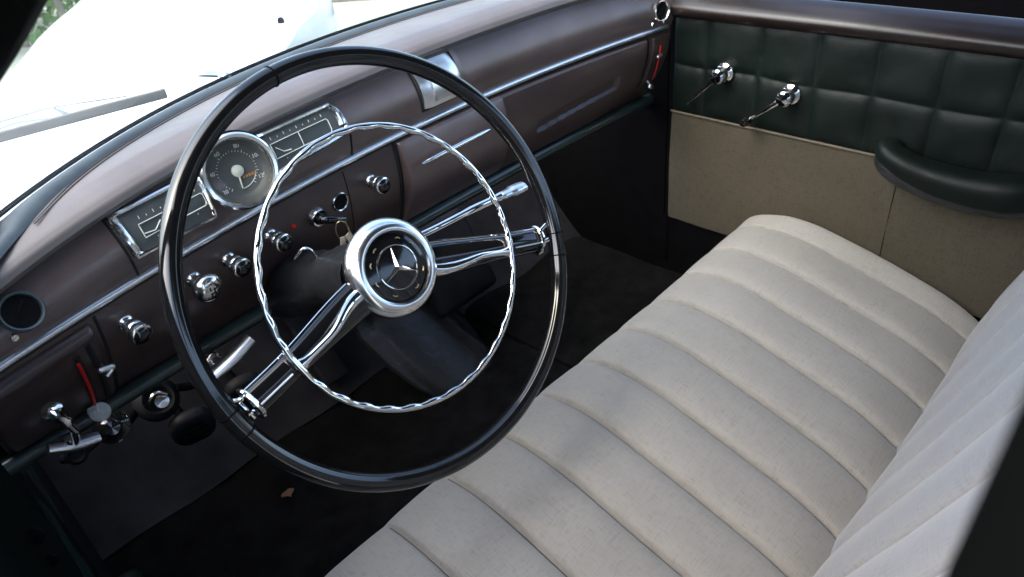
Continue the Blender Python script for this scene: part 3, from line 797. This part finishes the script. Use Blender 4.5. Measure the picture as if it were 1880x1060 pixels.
# window garnish: roll and polished ledge
mb = MB(); gp = [(.802, .020), (.790, .0205), (.781, .026), (.777, .034), (.778, .042), (.784, .048), (.793, .054), (.801, .0590), (.810, .0625), (.818, .0630), (.826, .055), (.830, .030)]
GP = smoothpath([(x, 0, z) for x, z in gp], 4)
grid(mb, lambda u, v: Vector((GP[int(round(v*(len(GP)-1)))].x, lerp(.196, -.63, u), GP[int(round(v*(len(GP)-1)))].z+.003*math.sin(u*PI))), 40, len(GP)); local(mb.obj('window_ledge', 'wood_sill2'), door)
mb = MB(); lathe(mb, [(0, .0012), (.0025, .001), (.003, 0)], (.812, .005, .0628), (-.2, 0, 1), 12); local(mb.obj('ledge_screw', 'chrome_dull'), door)
# front edge of the door
mb = MB(); box(mb, (.815, .203, -.22), (.03, .012, .56), None, .003); local(mb.obj('door_edge', 'black'), door)
# armrest
ar = empty('armrest', (.78, -.28, -.17)); local(ar, door)
mb = MB()
path = smoothpath([(.806, -.200, -.131), (.788, -.199, -.132), (.774, -.206, -.137), (.768, -.226, -.145), (.766, -.262, -.153), (.765, -.300, -.157), (.765, -.338, -.157), (.768, -.368, -.154), (.780, -.392, -.151), (.806, -.408, -.149)], 6)
mb = MB(); vs = []; fs = []; K = 28; n = len(path)
for i, p in enumerate(path):
    t = i/(n-1); hz = interp([(0, .004), (.05, .013), (.15, .0185), (.4, .0215), (.7, .0255), (1, .027)], t); a = path[max(0, i-1)]; b = path[min(n-1, i+1)]; tg = (b-a).normalized(); sd = tg.cross(Vector((0, 0, 1))).normalized()
    wd = interp([(0, .010), (.15, .020), (.5, .025), (.8, .026), (1, .022)], t)
    for k in range(K):
        q = 2*PI*k/K; e = 2/3.0; cxx = abs(math.cos(q))**e*math.copysign(1, math.cos(q)); szz = abs(math.sin(q))**e*math.copysign(1, math.sin(q))
        vs.append(p+sd*cxx*wd*(1 if szz > -.2 else .86)+Vector((0, 0, szz*hz*(1 if szz > 0 else 1.15))))
for i in range(n-1):
    for k in range(K):
        k2 = (k+1) % K; fs.append((i*K+k, i*K+k2, (i+1)*K+k2, (i+1)*K+k))
fs.append(tuple(range(K))); fs.append(tuple((n-1)*K+k for k in range(K)))
mb.add(vs, fs); local(mb.obj('armrest_pad', 'door_hide', autos=0), ar)
mb = MB(); tube(mb, [p+Vector((-.0, 0, -interp([(0, .01), (.15, .013), (1, .02)], i/(n-1)))) + (Vector((-.002, 0, 0))) for i, p in enumerate(path)][3:], .0175, 14); local(mb.obj('armrest_underside', 'black_hide'), ar)
# cranks
def crank(y, z, tipy, tipz, name, knob_):
    c = empty(name, (.795, y, z)); local(c, door)
    mb = MB(); lathe(mb, [(.0165, 0), (.0165, .004), (.0120, .007), (.0095, .012), (.0095, .020), (.0125, .025), (.0130, .030), (.0100, .034), (0, .036)], (.7955, y, z), (-1, -.0, .0), 32); local(mb.obj('boss', 'chrome'), c)
    mb = MB(); a = Vector((.768, y, z)); b = Vector((.772 if knob_ else .785, tipy, tipz))
    tube(mb, smoothpath([a, a.lerp(b, .25)+Vector((-.003, 0, 0)), a.lerp(b, .7), b], 5), [.0056]*4+[.0046]*4+[.0038]*4+[.0032]*4 if knob_ else [.0060]*4+[.0048]*4+[.0036]*4+[.0020]*4, 10); local(mb.obj('crank_arm', 'chrome'), c)
    if knob_:
        mb = MB(); lathe(mb, [(.003, 0), (.0075, .003), (.0088, .009), (.0082, .016), (.0055, .022), (0, .0235)], b+Vector((.003, 0, 0)), (-1, 0, 0), 24); local(mb.obj('crank_knob', 'bakelite'), c)
        mb = MB(); lathe(mb, [(.0058, -.001), (.0062, .002), (.0048, .004)], b+Vector((.003, 0, 0)), (-1, 0, 0), 20); local(mb.obj('knob_ferrule', 'chrome'), c)
    return c
crank(.092, -.0625, .158, -.128, 'door_handle', False)
crank(-.030, -.0795, .0300, -.129, 'window_crank', True)

# ------------------------------------------------------------------ CAR BODY
car = empty('car_body', (.25, .5, -.9)); tag(car, 'body of the old car with its white bonnet and dark pillars', 'car body')
# bonnet: closed plan outline, domed
Rt = [(-.36, .10), (-.33, .12)]
outline = [(-.36, .14), (-.27, .45), (-.16, .74), (-.055, .99), (.075, 1.30), (.235, 1.63), (.40, 2.00), (.56, 2.36), (.74, 2.58), (.92, 2.50), (1.0, 2.2), (.97, 1.85), (.835, 1.47), (.705, 1.225), (.560, 1.005), (.42, .80), (.30, .63), (.21, .52), (.155, .46), (.10, .44), (.0, .42), (-.1, .36), (-.2, .29), (-.3, .19)]
OL = smoothpath([(x, y, 0) for x, y in outline], 5, True)
def bz(x, y): return .082-.030*max(0, y-.35)-.052*max(0, y-.5)**1.5*.55
cx_, cy_ = .05, 1.0
mb = MB(); vs = []; fs = []; L = 16; m = len(OL); cc = Vector((.22, 1.35, 0))
for l in range(L+6):
    for p in OL:
        if l <= L:
            t = l/L; q = cc.lerp(p, t); z = bz(q.x, q.y)+.035*(1-t**3)
            z = lerp(min(z, .088), z, sstep((q.y-.5)/.5))
        else:
            k = (l-L)/5; dr = (p-cc).normalized(); q = p+dr*.045*math.sin(k*PI/2); z = bz(p.x, p.y)-.060*(1-math.cos(k*PI/2))-.25*max(0, k-.8)
            g_ = sstep((p.y-.50)/.45) if p.x > 0 else sstep((p.y-.3)/.3); q = p+dr*.045*math.sin(k*PI/2)*g_; z = bz(p.x, p.y)-(.060*(1-math.cos(k*PI/2))+.25*max(0, k-.8))*g_-.02*k*(1-g_)
        vs.append((q.x, q.y, z))
for l in range(L+5):
    for i in range(m):
        j = (i+1) % m; fs.append((l*m+i, (l+1)*m+i, (l+1)*m+j, l*m+j))
mb.add(vs, fs); local(mb.obj('bonnet', 'white_paint', autos=0), car)
# flanks below the bonnet, down to the sills
mb = MB(); vs = []
for p in OL:
    for z in (-.06, -.25, -.62):
        q = cc.lerp(p, 1.0 if z > -.1 else 1.06); vs.append((q.x, q.y, z+(bz(p.x, p.y) if z > -.1 else 0)))
mb.add(vs, [(i*3+j, ((i+1) % m)*3+j, ((i+1) % m)*3+j+1, i*3+j+1) for i in range(m) for j in range(2) if OL[i].y > .85 and OL[(i+1) % m].y > .85])
local(mb.obj('front_wing', 'white_paint'), car)
mb = MB()
lathe(mb, [(.006, 0), (.0055, .006), (.003, .009), (0, .0095)], (.300, .668, .083), (0, 0, 1), 14); local(mb.obj('washer_jet', 'black'), car)
# unseen roof, put in to shade the cabin; pillars
mb = MB(); box(mb, (.28, -.66, .535), (1.22, 1.35, .05), None, .02); local(mb.obj('roof', 'headliner'), car)
mb = MB()
edge = smoothpath([(-.335, .20, .06), (-.300, .13, .14), (-.262, .055, .225), (-.2405, -.0, .2665), (-.2265, -.10, .3130), (-.212, -.20, .365), (-.20, -.33, .44), (-.19, -.45, .52)], 5)
vs = []
for p in edge:
    for (dx, dz, dy) in ((0, 0, 0), (-.004, .014, .01), (-.02, .024, .015), (-.048, .020, .014), (-.056, .0, 0), (-.048, -.020, -.014), (-.02, -.016, -.012), (-.006, -.010, -.008)):
        vs.append((p.x+dx-.007, p.y+dy, p.z+dz-.002))
n = len(edge); fs = [(i*8+k, (i+1)*8+k, (i+1)*8+(k+1) % 8, i*8+(k+1) % 8) for i in range(n-1) for k in range(8)]
mb.add(vs, fs); local(mb.obj('windscreen_pillar', 'pillar'), car)
mb = MB(); 
tube(mb, [(1.06-.24, .19, .03), (.80, .10, .22), (.76, -.02, .40), (.74, -.12, .53)], [.024]*4, 10); local(mb.obj('windscreen_pillar', 'brown'), car)
# door pillar beside the lens
mb = MB(); grid(mb, lambda u, v: Vector((-.242+.012*u, -.5055-.10*u*0, lerp(-.62, .52, v))), 2, 2)
mb = MB(); box(mb, (-.236, -.5893, -.05), (.030, .168, 1.14), None, .009); local(mb.obj('door_pillar', 'pillar'), car)
mb = MB(); box(mb, (-.36, -.10, -.57), (.10, 1.0, .12), None, .02); local(mb.obj('door_sill', 'green_dark'), car)
mb = MB(); box(mb, (.81, -1.0, -.3), (.03, .8, .5), None, .01); box(mb, (.78, -.72, .2), (.04, .12, .7), None, .01); box(mb, (.28, -1.30, -.1), (1.2, .04, .9), None, .01); local(mb.obj('rear_panel', 'green_dark'), car)
# closed driver door below the window opening, added to block low light
dd = empty('driver_door', (-.40, -.1, -.5)); tag(dd, 'dark green driver door below the open window, added to block low light', 'door')
mb = MB(); box(mb, (-.415, -.14, -.23), (.03, .86, .80), None, .008); local(mb.obj('door_shell', 'green_dark'), dd)
mb = MB(); tube(mb, [(-.405, .28, .165), (-.405, -.56, .165)], .016, 12); local(mb.obj('window_ledge', 'wood_sill'), dd)
# kick panels and bulkhead
mb = MB(); grid(mb, lambda u, v: Vector((lerp(-.350, -.335, u), lerp(.262, .74, u), lerp(-.60, -.10, v))), 6, 6, back=lambda u, v: Vector((lerp(-.36, -.345, u), lerp(.262, .74, u), lerp(-.60, -.10, v)))); local(mb.obj('kick_panel', 'kick'), car)
mb = MB(); grid(mb, lambda u, v: Vector((lerp(.803, .79, u), lerp(.212, .80, u), lerp(-.60, .0, v))), 6, 6, back=lambda u, v: Vector((.815, lerp(.212, .80, u), lerp(-.60, .0, v)))); local(mb.obj('kick_panel', 'black'), car)
mb = MB(); grid(mb, lambda u, v: Vector((lerp(-.36, .82, u), lerp(.66, .70, v), lerp(-.42, -.04, v))), 6, 6); local(mb.obj('bulkhead', 'kick'), car)
mb = MB(); tube(mb, smoothpath([(-.343, .215, -.05), (-.346, .262, -.112), (-.351, .270, -.16), (-.357, .270, -.25), (-.363, .266, -.33), (-.368, .25, -.42), (-.372, .22, -.50)], 5), .009, 10); local(mb.obj('door_seal', 'green_tube'), car)
mb = MB(); grid(mb, lambda u, v: Vector((lerp(-.40, -.352, u), lerp(.20, .275, u), lerp(-.62, -.02, v))), 4, 8, back=lambda u, v: Vector((lerp(-.41, -.356, u), lerp(.22, .30, u), lerp(-.62, -.02, v)))); hp = local(mb.obj('hinge_post', 'green_dark'), car)
mb = MB(); lathe(mb, [(.012, 0), (.012, .004), (.007, .006), (0, .006)], (-.376, .236, -.235), (-.5, -.8, .1), 20); lathe(mb, [(.009, 0), (.009, .003), (0, .005)], (-.378, .234, -.275), (-.5, -.8, .1), 20); local(mb.obj('hinge_bolt', 'kick'), hp)

# ------------------------------------------------------------------ WINDSCREEN
ws = empty('windscreen', (.31, .43, .1)); tag(ws, 'clear curved windscreen above the dashboard with its dark rubber seal', 'windscreen')
def wsp(u, v, o=0): 
    x = lerp(-.335, .80, u); k = v; xx = lerp(x, .25+(x-.25)*.86, k); return Vector((xx, W(x)+.001+o-.36*k-.02*math.sin(PI*k), .102+.40*k))
mb = MB(); grid(mb, wsp, 60, 10, back=lambda u, v: wsp(u, v, .005)); local(mb.obj('glass', 'glass'), ws)
mb = MB(); grid(mb, lambda u, v: Vector((lerp(-.345, .80, u), W(lerp(-.345, .80, u))-.001-.024*v, shelf(lerp(-.345, .80, u), W(lerp(-.345, .80, u))-.001-.024*v)+.0035+.003*math.sin(PI*v)-.004*v**6)), 90, 12); local(mb.obj('seal', 'grey_seal'), ws)
mb = MB(); tube(mb, [(x, W(x)+.006, .104) for x in [lerp(-.34, .80, i/70) for i in range(71)]], .0025, 8); local(mb.obj('outer_trim', 'black'), ws)

# ------------------------------------------------------------------ WIPERS (outside, on the cowl)
def wiper(label, blade, arm, pivot):
    w = empty('windscreen_wiper', pivot); tag(w, label, 'wiper', 'wipers lying outside the windscreen')
    if blade:
        a, b = Vector(blade[0]), Vector(blade[1]); mb = MB()
        d = (b-a).normalized(); n = Vector((0, 0, 1)); mb2 = MB()
        box(mb, (a+b)/2, ((b-a).length, .005, .0105), Matrix.Rotation(math.atan2(d.y, d.x), 3, 'Z') @ Matrix.Rotation(-math.asin(d.z), 3, 'Y'), .0015); local(mb.obj('blade', 'wiper_rubber'), w)
        tube(mb2, [a+Vector((.01, 0, .013)), a.lerp(b, .45)+Vector((0, .006, .014)), b+Vector((-.04, 0, .010))], .0014, 6); tube(mb2, [a.lerp(b, .45)+Vector((0, .004, .012)), a.lerp(b, .5)+Vector((0, .0, .004))], .002, 6); local(mb2.obj('blade_clip', 'alu'), w)
    if arm:
        mb = MB(); tube(mb, smoothpath(arm, 6), [.0015]*(6*(len(arm)-2))+[.0042]*7, 8); lathe(mb, [(.008, -.01), (.008, .006), (.004, .010), (0, .011)], pivot, (0, 0, 1), 18); local(mb.obj('wiper_arm', 'alu'), w)
    return w
wiper('grey wiper blade lying low across the bottom of the windscreen, nearer the driver door', ((-.240, .340, .140), (-.052, .299, .140)), [(-.15, .40, .124), (-.19, .38, .135), (-.235, .345, .135), (-.27, .27, .11)], (-.275, .245, .105))
wiper('thin chrome wiper arm reaching over the bonnet from its pivot beside the wheel top', None, [(-.10, .565, .108), (-.05, .535, .112), (.00, .475, .113), (.035, .43, .113), (.058, .415, .108)], (.066, .412, .098))

# ------------------------------------------------------------------ FLOOR AND PEDALS
mb = MB(); grid(mb, lambda u, v: Vector((lerp(-.37, .83, u), lerp(-1.3, .455, v), -.52+.003*math.sin(u*37)*math.sin(v*23)+.0015*math.sin(u*90+v*70))), 120, 90); fl = mb.obj('floor', 'carpet'); tag(fl, kind='structure')
mb = MB(); grid(mb, lambda u, v: Vector((lerp(-.36, .82, u), .440+.24*v+.004*math.sin(u*30), -.5165+.30*v**1.2+.003*math.sin(u*22)*math.sin(v*9))), 60, 24, back=lambda u, v: Vector((lerp(-.36, .82, u), .445+.24*v, -.53+.30*v**1.2))); mt = mb.obj('toe_board_mat', 'rubber'); tag(mt, 'smooth dark slate rubber mat covering the sloping toe board under the dashboard', 'mat')
mb = MB(); grid(mb, lambda u, v: Vector((lerp(.60, .80, u), lerp(.30, .46, v), -.514)), 4, 4)
def pedal(name, c, w, h, label, a=28):
    p = empty(name, c); tag(p, label, 'pedal')
    rt = Matrix.Rotation(R(-12), 3, 'Z') @ Matrix.Rotation(R(a), 3, 'X')
    mb = MB(); vs = []; fs = []; K = 32; rings = [(0, .010), (.4, .0098), (.75, .009), (.92, .007), (1, .003), (1, -.006), (.9, -.010)]
    for (k, o) in rings:
        for i in range(K):
            t = 2*PI*i/K; e = 2/2.6
            x = abs(math.cos(t))**e*math.copysign(1, math.cos(t))*w/2*k; z = abs(math.sin(t))**e*math.copysign(1, math.sin(t))*h/2*k
            vs.append(Vector(c)+rt @ Vector((x, -o, z)))
    n = len(rings); fs = [(l*K+i, l*K+(i+1) % K, (l+1)*K+(i+1) % K, (l+1)*K+i) for l in range(n-1) for i in range(K)]+[tuple((n-1)*K+i for i in range(K))]
    mb.add(vs, fs); local(mb.obj('pedal_pad', 'rubber', autos=50), p)
    mb = MB()
    for q in (-.3, -.1, .1, .3): 
        l = w*.36*(1-abs(q)); tube(mb, [Vector(c)+rt @ Vector((-l, -.0105, q*h)), Vector(c)+rt @ Vector((l, -.0105, q*h))], .0014, 6)
    local(mb.obj('pad_ribs', 'black'), p)
    mb = MB(); tube(mb, smoothpath([Vector(c)+Vector((0, .012, .0)), Vector(c)+Vector((-.005, .06, .03)), Vector(c)+Vector((-.01, .16, .09)), Vector(c)+Vector((-.01, .26, .20))], 5), .007, 10); local(mb.obj('pedal_arm', 'black'), p)
    return p
pedal('clutch_pedal', (-.163, .375, -.336), .062, .092, 'black rounded rubber clutch pedal, nearest the left kick panel')
pedal('brake_pedal', (-.073, .385, -.338), .060, .085, 'black rounded rubber brake pedal, just left of the steering wheel spoke')
# accelerator, tall and flat beside the tunnel
gp_ = empty('accelerator_pedal', (.10, .52, -.40)); tag(gp_, 'black flat accelerator pedal by the centre tunnel', 'pedal')
mb = MB(); box(mb, (.105, .50, -.42), (.05, .014, .16), Matrix.Rotation(R(-38), 3, 'X'), .004); local(mb.obj('pedal_plate', 'rubber'), gp_)
# dip switch with its round mount
dm = empty('dip_switch', (-.185, .38, -.27)); tag(dm, 'round black dip switch with a bare metal top above the clutch pedal', 'switch')
c = Vector((-.186, .385, -.268)); a = Vector((.1, -.80, .55)).normalized()
mb = MB(); lathe(mb, [(.030, -.01), (.031, -.004), (.027, .004), (.021, .008), (.0175, .004), (.0165, -.004), (0, -.004)], c, a, 36); local(mb.obj('switch_mount', 'kick'), dm)
mb = MB(); tube(mb, [c+Vector((-.013+.026*i/10, -.004, .011*math.sin(PI*i/10)+.002)) for i in range(11)], .0022, 8); lathe(mb, [(.010, .001), (.0095, .006), (0, .0075)], c+Vector((.003, 0, -.007)), a, 24); local(mb.obj('switch_top', 'chrome_dull'), dm)
mb = MB(); tube(mb, smoothpath([c+Vector((.028, 0, .0)), c+Vector((.05, .0, -.01)), c+Vector((.075, .01, -.004))], 5), .006, 8); tube(mb, smoothpath([c+Vector((-.028, .0, -.0)), c+Vector((-.05, .02, -.03)), c+Vector((-.06, .05, -.06))], 5), .005, 8); local(mb.obj('cable', 'black'), dm)
# T-handles hanging under the dashboard
def handle(nm_, label, a, b, stem, up, rad_=.0085):
    h = empty(nm_, stem); tag(h, label, 'handle', None)
    a, b, s = Vector(a), Vector(b), Vector(stem); mb = MB()
    pts = smoothpath([a, a.lerp(b, .5)+Vector((0, -.001, -.0015)), b], 8); n = len(pts)
    tube(mb, pts, [rad_*(.85+.15*math.sin(PI*i/(n-1))) for i in range(n)], 14, sx=1, sy=.75); local(mb.obj('grip', 'alu'), h)
    mb = MB(); tube(mb, [s, s.lerp(Vector(up), .5), Vector(up)], .0042, 10); local(mb.obj('rod', 'black'), h)
    mb = MB(); lathe(mb, [(.010, 0), (.010, .004), (.006, .007)], up, (0, -.8, .5), 18); local(mb.obj('bush', 'chrome_dull'), h); return h
handle('bonnet_release', 'pale metal bar handle under the left end of the dashboard', (-.3225, .205, -.1240), (-.2795, .205, -.1430), (-.301, .210, -.137), (-.300, .27, -.160))
handle('brake_lever', 'pale metal brake handle angled up behind the steering wheel rim', (-.1545, .205, -.1500), (-.0945, .205, -.1300), (-.125, .215, -.150), (-.118, .30, -.20), .0108)
mb = MB(); tube(mb, [(-.2975, .154, -.085), (-.2985, .170, -.105), (-.300, .200, -.132)], .0035, 10); lathe(mb, [(.006, -.002), (.006, .003), (.004, .006)], (-.303, .203, -.128), (0, -.4, 1), 14); o = mb.obj('release_rod', 'chrome_dull'); tag(o, 'short metal rod joining the chrome pull knob to the bar handle', 'rod')
rc = empty('reel_knob', (-.255, .33, -.225)); tag(rc, 'round black knob on a bracket beside the bar handle', 'knob')
mb = MB(); c = Vector((-.2555, .315, -.220)); a = Vector((-.1, -.85, .5)).normalized(); lathe(mb, [(.020, -.012), (.022, -.004), (.020, .006), (.012, .008), (.009, .012), (0, .013)], c, a, 32); local(mb.obj('knob_body', 'bakelite'), rc)
mb = MB(); tube(mb, [c+Vector((-.008, 0, -.002)), c+Vector((-.045, .0, -.012)), c+Vector((-.06, .02, -.02))], .006, 8); lathe(mb, [(.013, -.008), (.013, .004), (.009, .007), (.006, .003), (0, .003)], c+Vector((-.046, -.004, -.005)), a, 24); local(mb.obj('bracket', 'kick'), rc)
# centre tunnel with a rubbery boot, heater duct
tn = empty('heater_box', (.26, .38, -.52)); tag(tn, 'creased black heater box hanging under the middle of the dashboard', 'heater')
mb = MB(); vs = []; fs = []; K = 28
Ls = [(.215, .47, -.30, .07, .05), (.225, .44, -.36, .080, .06), (.245, .40, -.415, .086, .065), (.268, .355, -.465, .088, .062), (.280, .325, -.495, .080, .055), (.284, .31, -.508, .066, .05)]
for (x, y, z, a_, b_) in Ls:
    for k in range(K):
        t = 2*PI*k/K; ex = 2/3.5; cx = abs(math.cos(t))**ex*math.copysign(1, math.cos(t)); sy = abs(math.sin(t))**ex*math.copysign(1, math.sin(t))
        w = 1+.05*math.sin(5*t+x*40)+.03*math.sin(9*t); vs.append((x+a_*cx*w, y+b_*sy*w*.8, z+b_*sy*w*.5+.008*math.sin(3*t)))
fs = [(l*K+k, l*K+(k+1) % K, (l+1)*K+(k+1) % K, (l+1)*K+k) for l in range(len(Ls)-1) for k in range(K)]+[tuple(range(K))]+[tuple((len(Ls)-1)*K+k for k in range(K))]
mb.add(vs, fs); local(mb.obj('box_shell', 'black_hide', autos=0), tn)
mb = MB(); box(mb, (.375, .44, -.37), (.15, .10, .17), Matrix.Rotation(R(-30), 3, 'X'), .015); local(mb.obj('duct', 'rubber'), tn)
# passenger side mat
mb = MB(); grid(mb, lambda u, v: Vector((lerp(.42, .78, u), lerp(.05, .46, v), -.5135+.003*math.sin(u*9)*math.sin(v*14))), 30, 30, back=lambda u, v: Vector((lerp(.42, .78, u), lerp(.05, .46, v), -.519))); o = mb.obj('floor_mat', 'carpet'); tag(o, 'dark worn floor mat in the passenger footwell', 'mat')
# dry leaf on the carpet
mb = MB(); c = Vector((-.094, .321, -.513))
vs = [c+Vector((.009*math.cos(t)*(1+.5*math.cos(3*t)), .0068*math.sin(t)*(1+.35*math.sin(4*t)), .003+.003*math.sin(2*t))) for t in [2*PI*i/20 for i in range(20)]]
vs2 = [v-Vector((0, 0, .0008)) for v in vs]
mb.add(vs+vs2, [tuple(range(20)), tuple(range(39, 19, -1))]+[(i, i+20, (i+1) % 20+20, (i+1) % 20) for i in range(20)]); o = mb.obj('dry_leaf', 'leaf'); tag(o, 'small crumpled orange brown leaf lying on the black carpet', 'leaf')

# ------------------------------------------------------------------ OUTSIDE
mb = MB(); grid(mb, lambda u, v: Vector((lerp(-120, 120, u), lerp(-120, 120, v), -.95)), 3, 3); g = mb.obj('ground', 'ground'); tag(g, kind='structure')
# low hedge ahead on the driver's side
hd = empty('hedge', (-.8, 7.5, -.95)); tag(hd, 'sunlit green hedge far ahead of the bonnet on the left', 'hedge')
mb = MB(); rn = random.Random(11)
for i in range(5200):
    x = rn.uniform(-2.5, 2.3); y = rn.uniform(6.2, 7.6); z = -.95+rn.random()**.8*1.2*(.75+.25*math.sin(x*3)); s = rn.uniform(.03, .07)
    d = Vector((rn.gauss(0, 1), rn.gauss(0, 1), rn.gauss(0, 1))).normalized(); e = d.cross(Vector((rn.gauss(0, 1), rn.gauss(0, 1), rn.gauss(0, 1)))).normalized(); p = Vector((x, y, z))
    mb.add([p-d*s, p+e*s*.5, p+d*s, p-e*s*.5], [(0, 1, 2, 3)])
local(mb.obj('foliage', 'leafgreen', smooth=False), hd)
mb = MB()
for i in range(14): x = -2.3+i*.34; tube(mb, [(x, 6.4, -.95), (x+.05, 6.4, -.1)], .03, 6)
local(mb.obj('stem', 'board'), hd)
mb = MB(); box(mb, (3.02+.30, 5.13-.02, -.83), (1.0, .5, .24), Matrix.Rotation(R(-54), 3, 'Z'), .02)
o = mb.obj('stone_block', 'board'); tag(o, 'low brown grey block lying on the pale ground beyond the bonnet', 'block')
mb = MB(); box(mb, (1.6, -2.3, -.49), (.3, 6.4, .94), None, .02); o = mb.obj('unlit_wall', 'wall_dark'); tag(o, 'low black wall added to darken the view outside the passenger window', 'wall')  # made up to keep the view past the passenger window dark

# ------------------------------------------------------------------ every separate piece becomes an object of its own
def split_loose(o):
    me = o.data; n = len(me.vertices); pa = list(range(n))
    def fd(i):
        while pa[i] != i: pa[i] = pa[pa[i]]; i = pa[i]
        return i
    for e in me.edges: a, b = fd(e.vertices[0]), fd(e.vertices[1]); pa[a] = b
    g = {}
    for i in range(n): g.setdefault(fd(i), []).append(i)
    if len(g) < 2: return
    name = o.name.split('.')[0]; fc = {k: [] for k in g}
    for p in me.polygons: fc[fd(p.vertices[0])].append(tuple(p.vertices))
    sm = me.polygons[0].use_smooth; mat = me.materials[0]
    for q, (k, idx) in enumerate(g.items()):
        mp = {v: i for i, v in enumerate(idx)}; m2 = bpy.data.meshes.new(name); m2.from_pydata([me.vertices[i].co[:] for i in idx], [], [tuple(mp[v] for v in f) for f in fc[k]])
        m2.materials.append(mat)
        for p in m2.polygons: p.use_smooth = sm
        try: m2.set_sharp_from_angle(angle=R(40))
        except Exception: pass
        if q == 0: o.data = m2
        else:
            c = o.copy(); c.data = m2; col.objects.link(c)
for o in list(col.objects):
    if o.type == 'MESH' and o.name.split('.')[0] in ('panel_joint', 'rim_joint', 'screw', 'key', 'rear_panel', 'hinge_bolt', 'washer_jet', 'stem', 'door_gap', 'cable', 'pad_ribs', 'bracket', 'blade_clip', 'rim_bracket', 'switch_top', 'button_marks', 'orange_mark'): split_loose(o)

# ------------------------------------------------------------------ CAMERA
C = Vector((-.32440, -.50749, .37342)); rgt = Vector((.68335689, -.72408387, -.09341262)); upv = Vector((.47154416, .34005564, .81363891)); fwd = Vector((.55737732, .60005393, -.57381688))
cam = bpy.data.cameras.new('camera'); co = bpy.data.objects.new('camera', cam); col.objects.link(co)
mt_ = Matrix((rgt, upv, -fwd)).transposed().to_4x4(); mt_.translation = C; co.matrix_world = mt_
cam.sensor_width = 36; cam.lens = 36*1299.89/1880; cam.clip_start = .01; cam.clip_end = 500
cam.dof.use_dof = True; cam.dof.focus_distance = .80; cam.dof.aperture_fstop = 9.0
scn.camera = co

# ------------------------------------------------------------------ LIGHT
w = bpy.data.worlds.new('World'); scn.world = w; w.use_nodes = True; nt = w.node_tree
sky = nt.nodes.new('ShaderNodeTexSky'); sky.sky_type = 'NISHITA'; sky.sun_disc = False
EL, AZ = 50, 165     # azimuth measured from +x towards +y of where the sun stands
sky.sun_elevation = R(EL); sky.sun_rotation = R(90-AZ); sky.air_density = 1.0; sky.dust_density = 3.0; sky.ozone_density = 1.0
bg = nt.nodes['Background']; bg.inputs[1].default_value = .15; nt.links.new(sky.outputs[0], bg.inputs[0])
sl = bpy.data.lights.new('sun', 'SUN'); sl.energy = 1.0; sl.angle = R(90); sl.color = (1, .965, .92)
so = bpy.data.objects.new('sun', sl); col.objects.link(so)
d = Vector((math.cos(R(EL))*math.cos(R(AZ)), math.cos(R(EL))*math.sin(R(AZ)), math.sin(R(EL))))
so.rotation_euler = (-d).to_track_quat('-Z', 'Y').to_euler(); so.location = (0, 0, 4)
vs_ = scn.view_settings; vs_.view_transform = 'Standard'; vs_.look = 'None'; vs_.exposure = 2.38; vs_.gamma = 1; vs_.use_curve_mapping = False
cy = scn.cycles; cy.max_bounces = 10; cy.diffuse_bounces = 5; cy.glossy_bounces = 5; cy.transparent_max_bounces = 12; cy.sample_clamp_indirect = 6
try: cy.use_denoising = True; cy.denoiser = 'OPENIMAGEDENOISE'
except Exception: pass
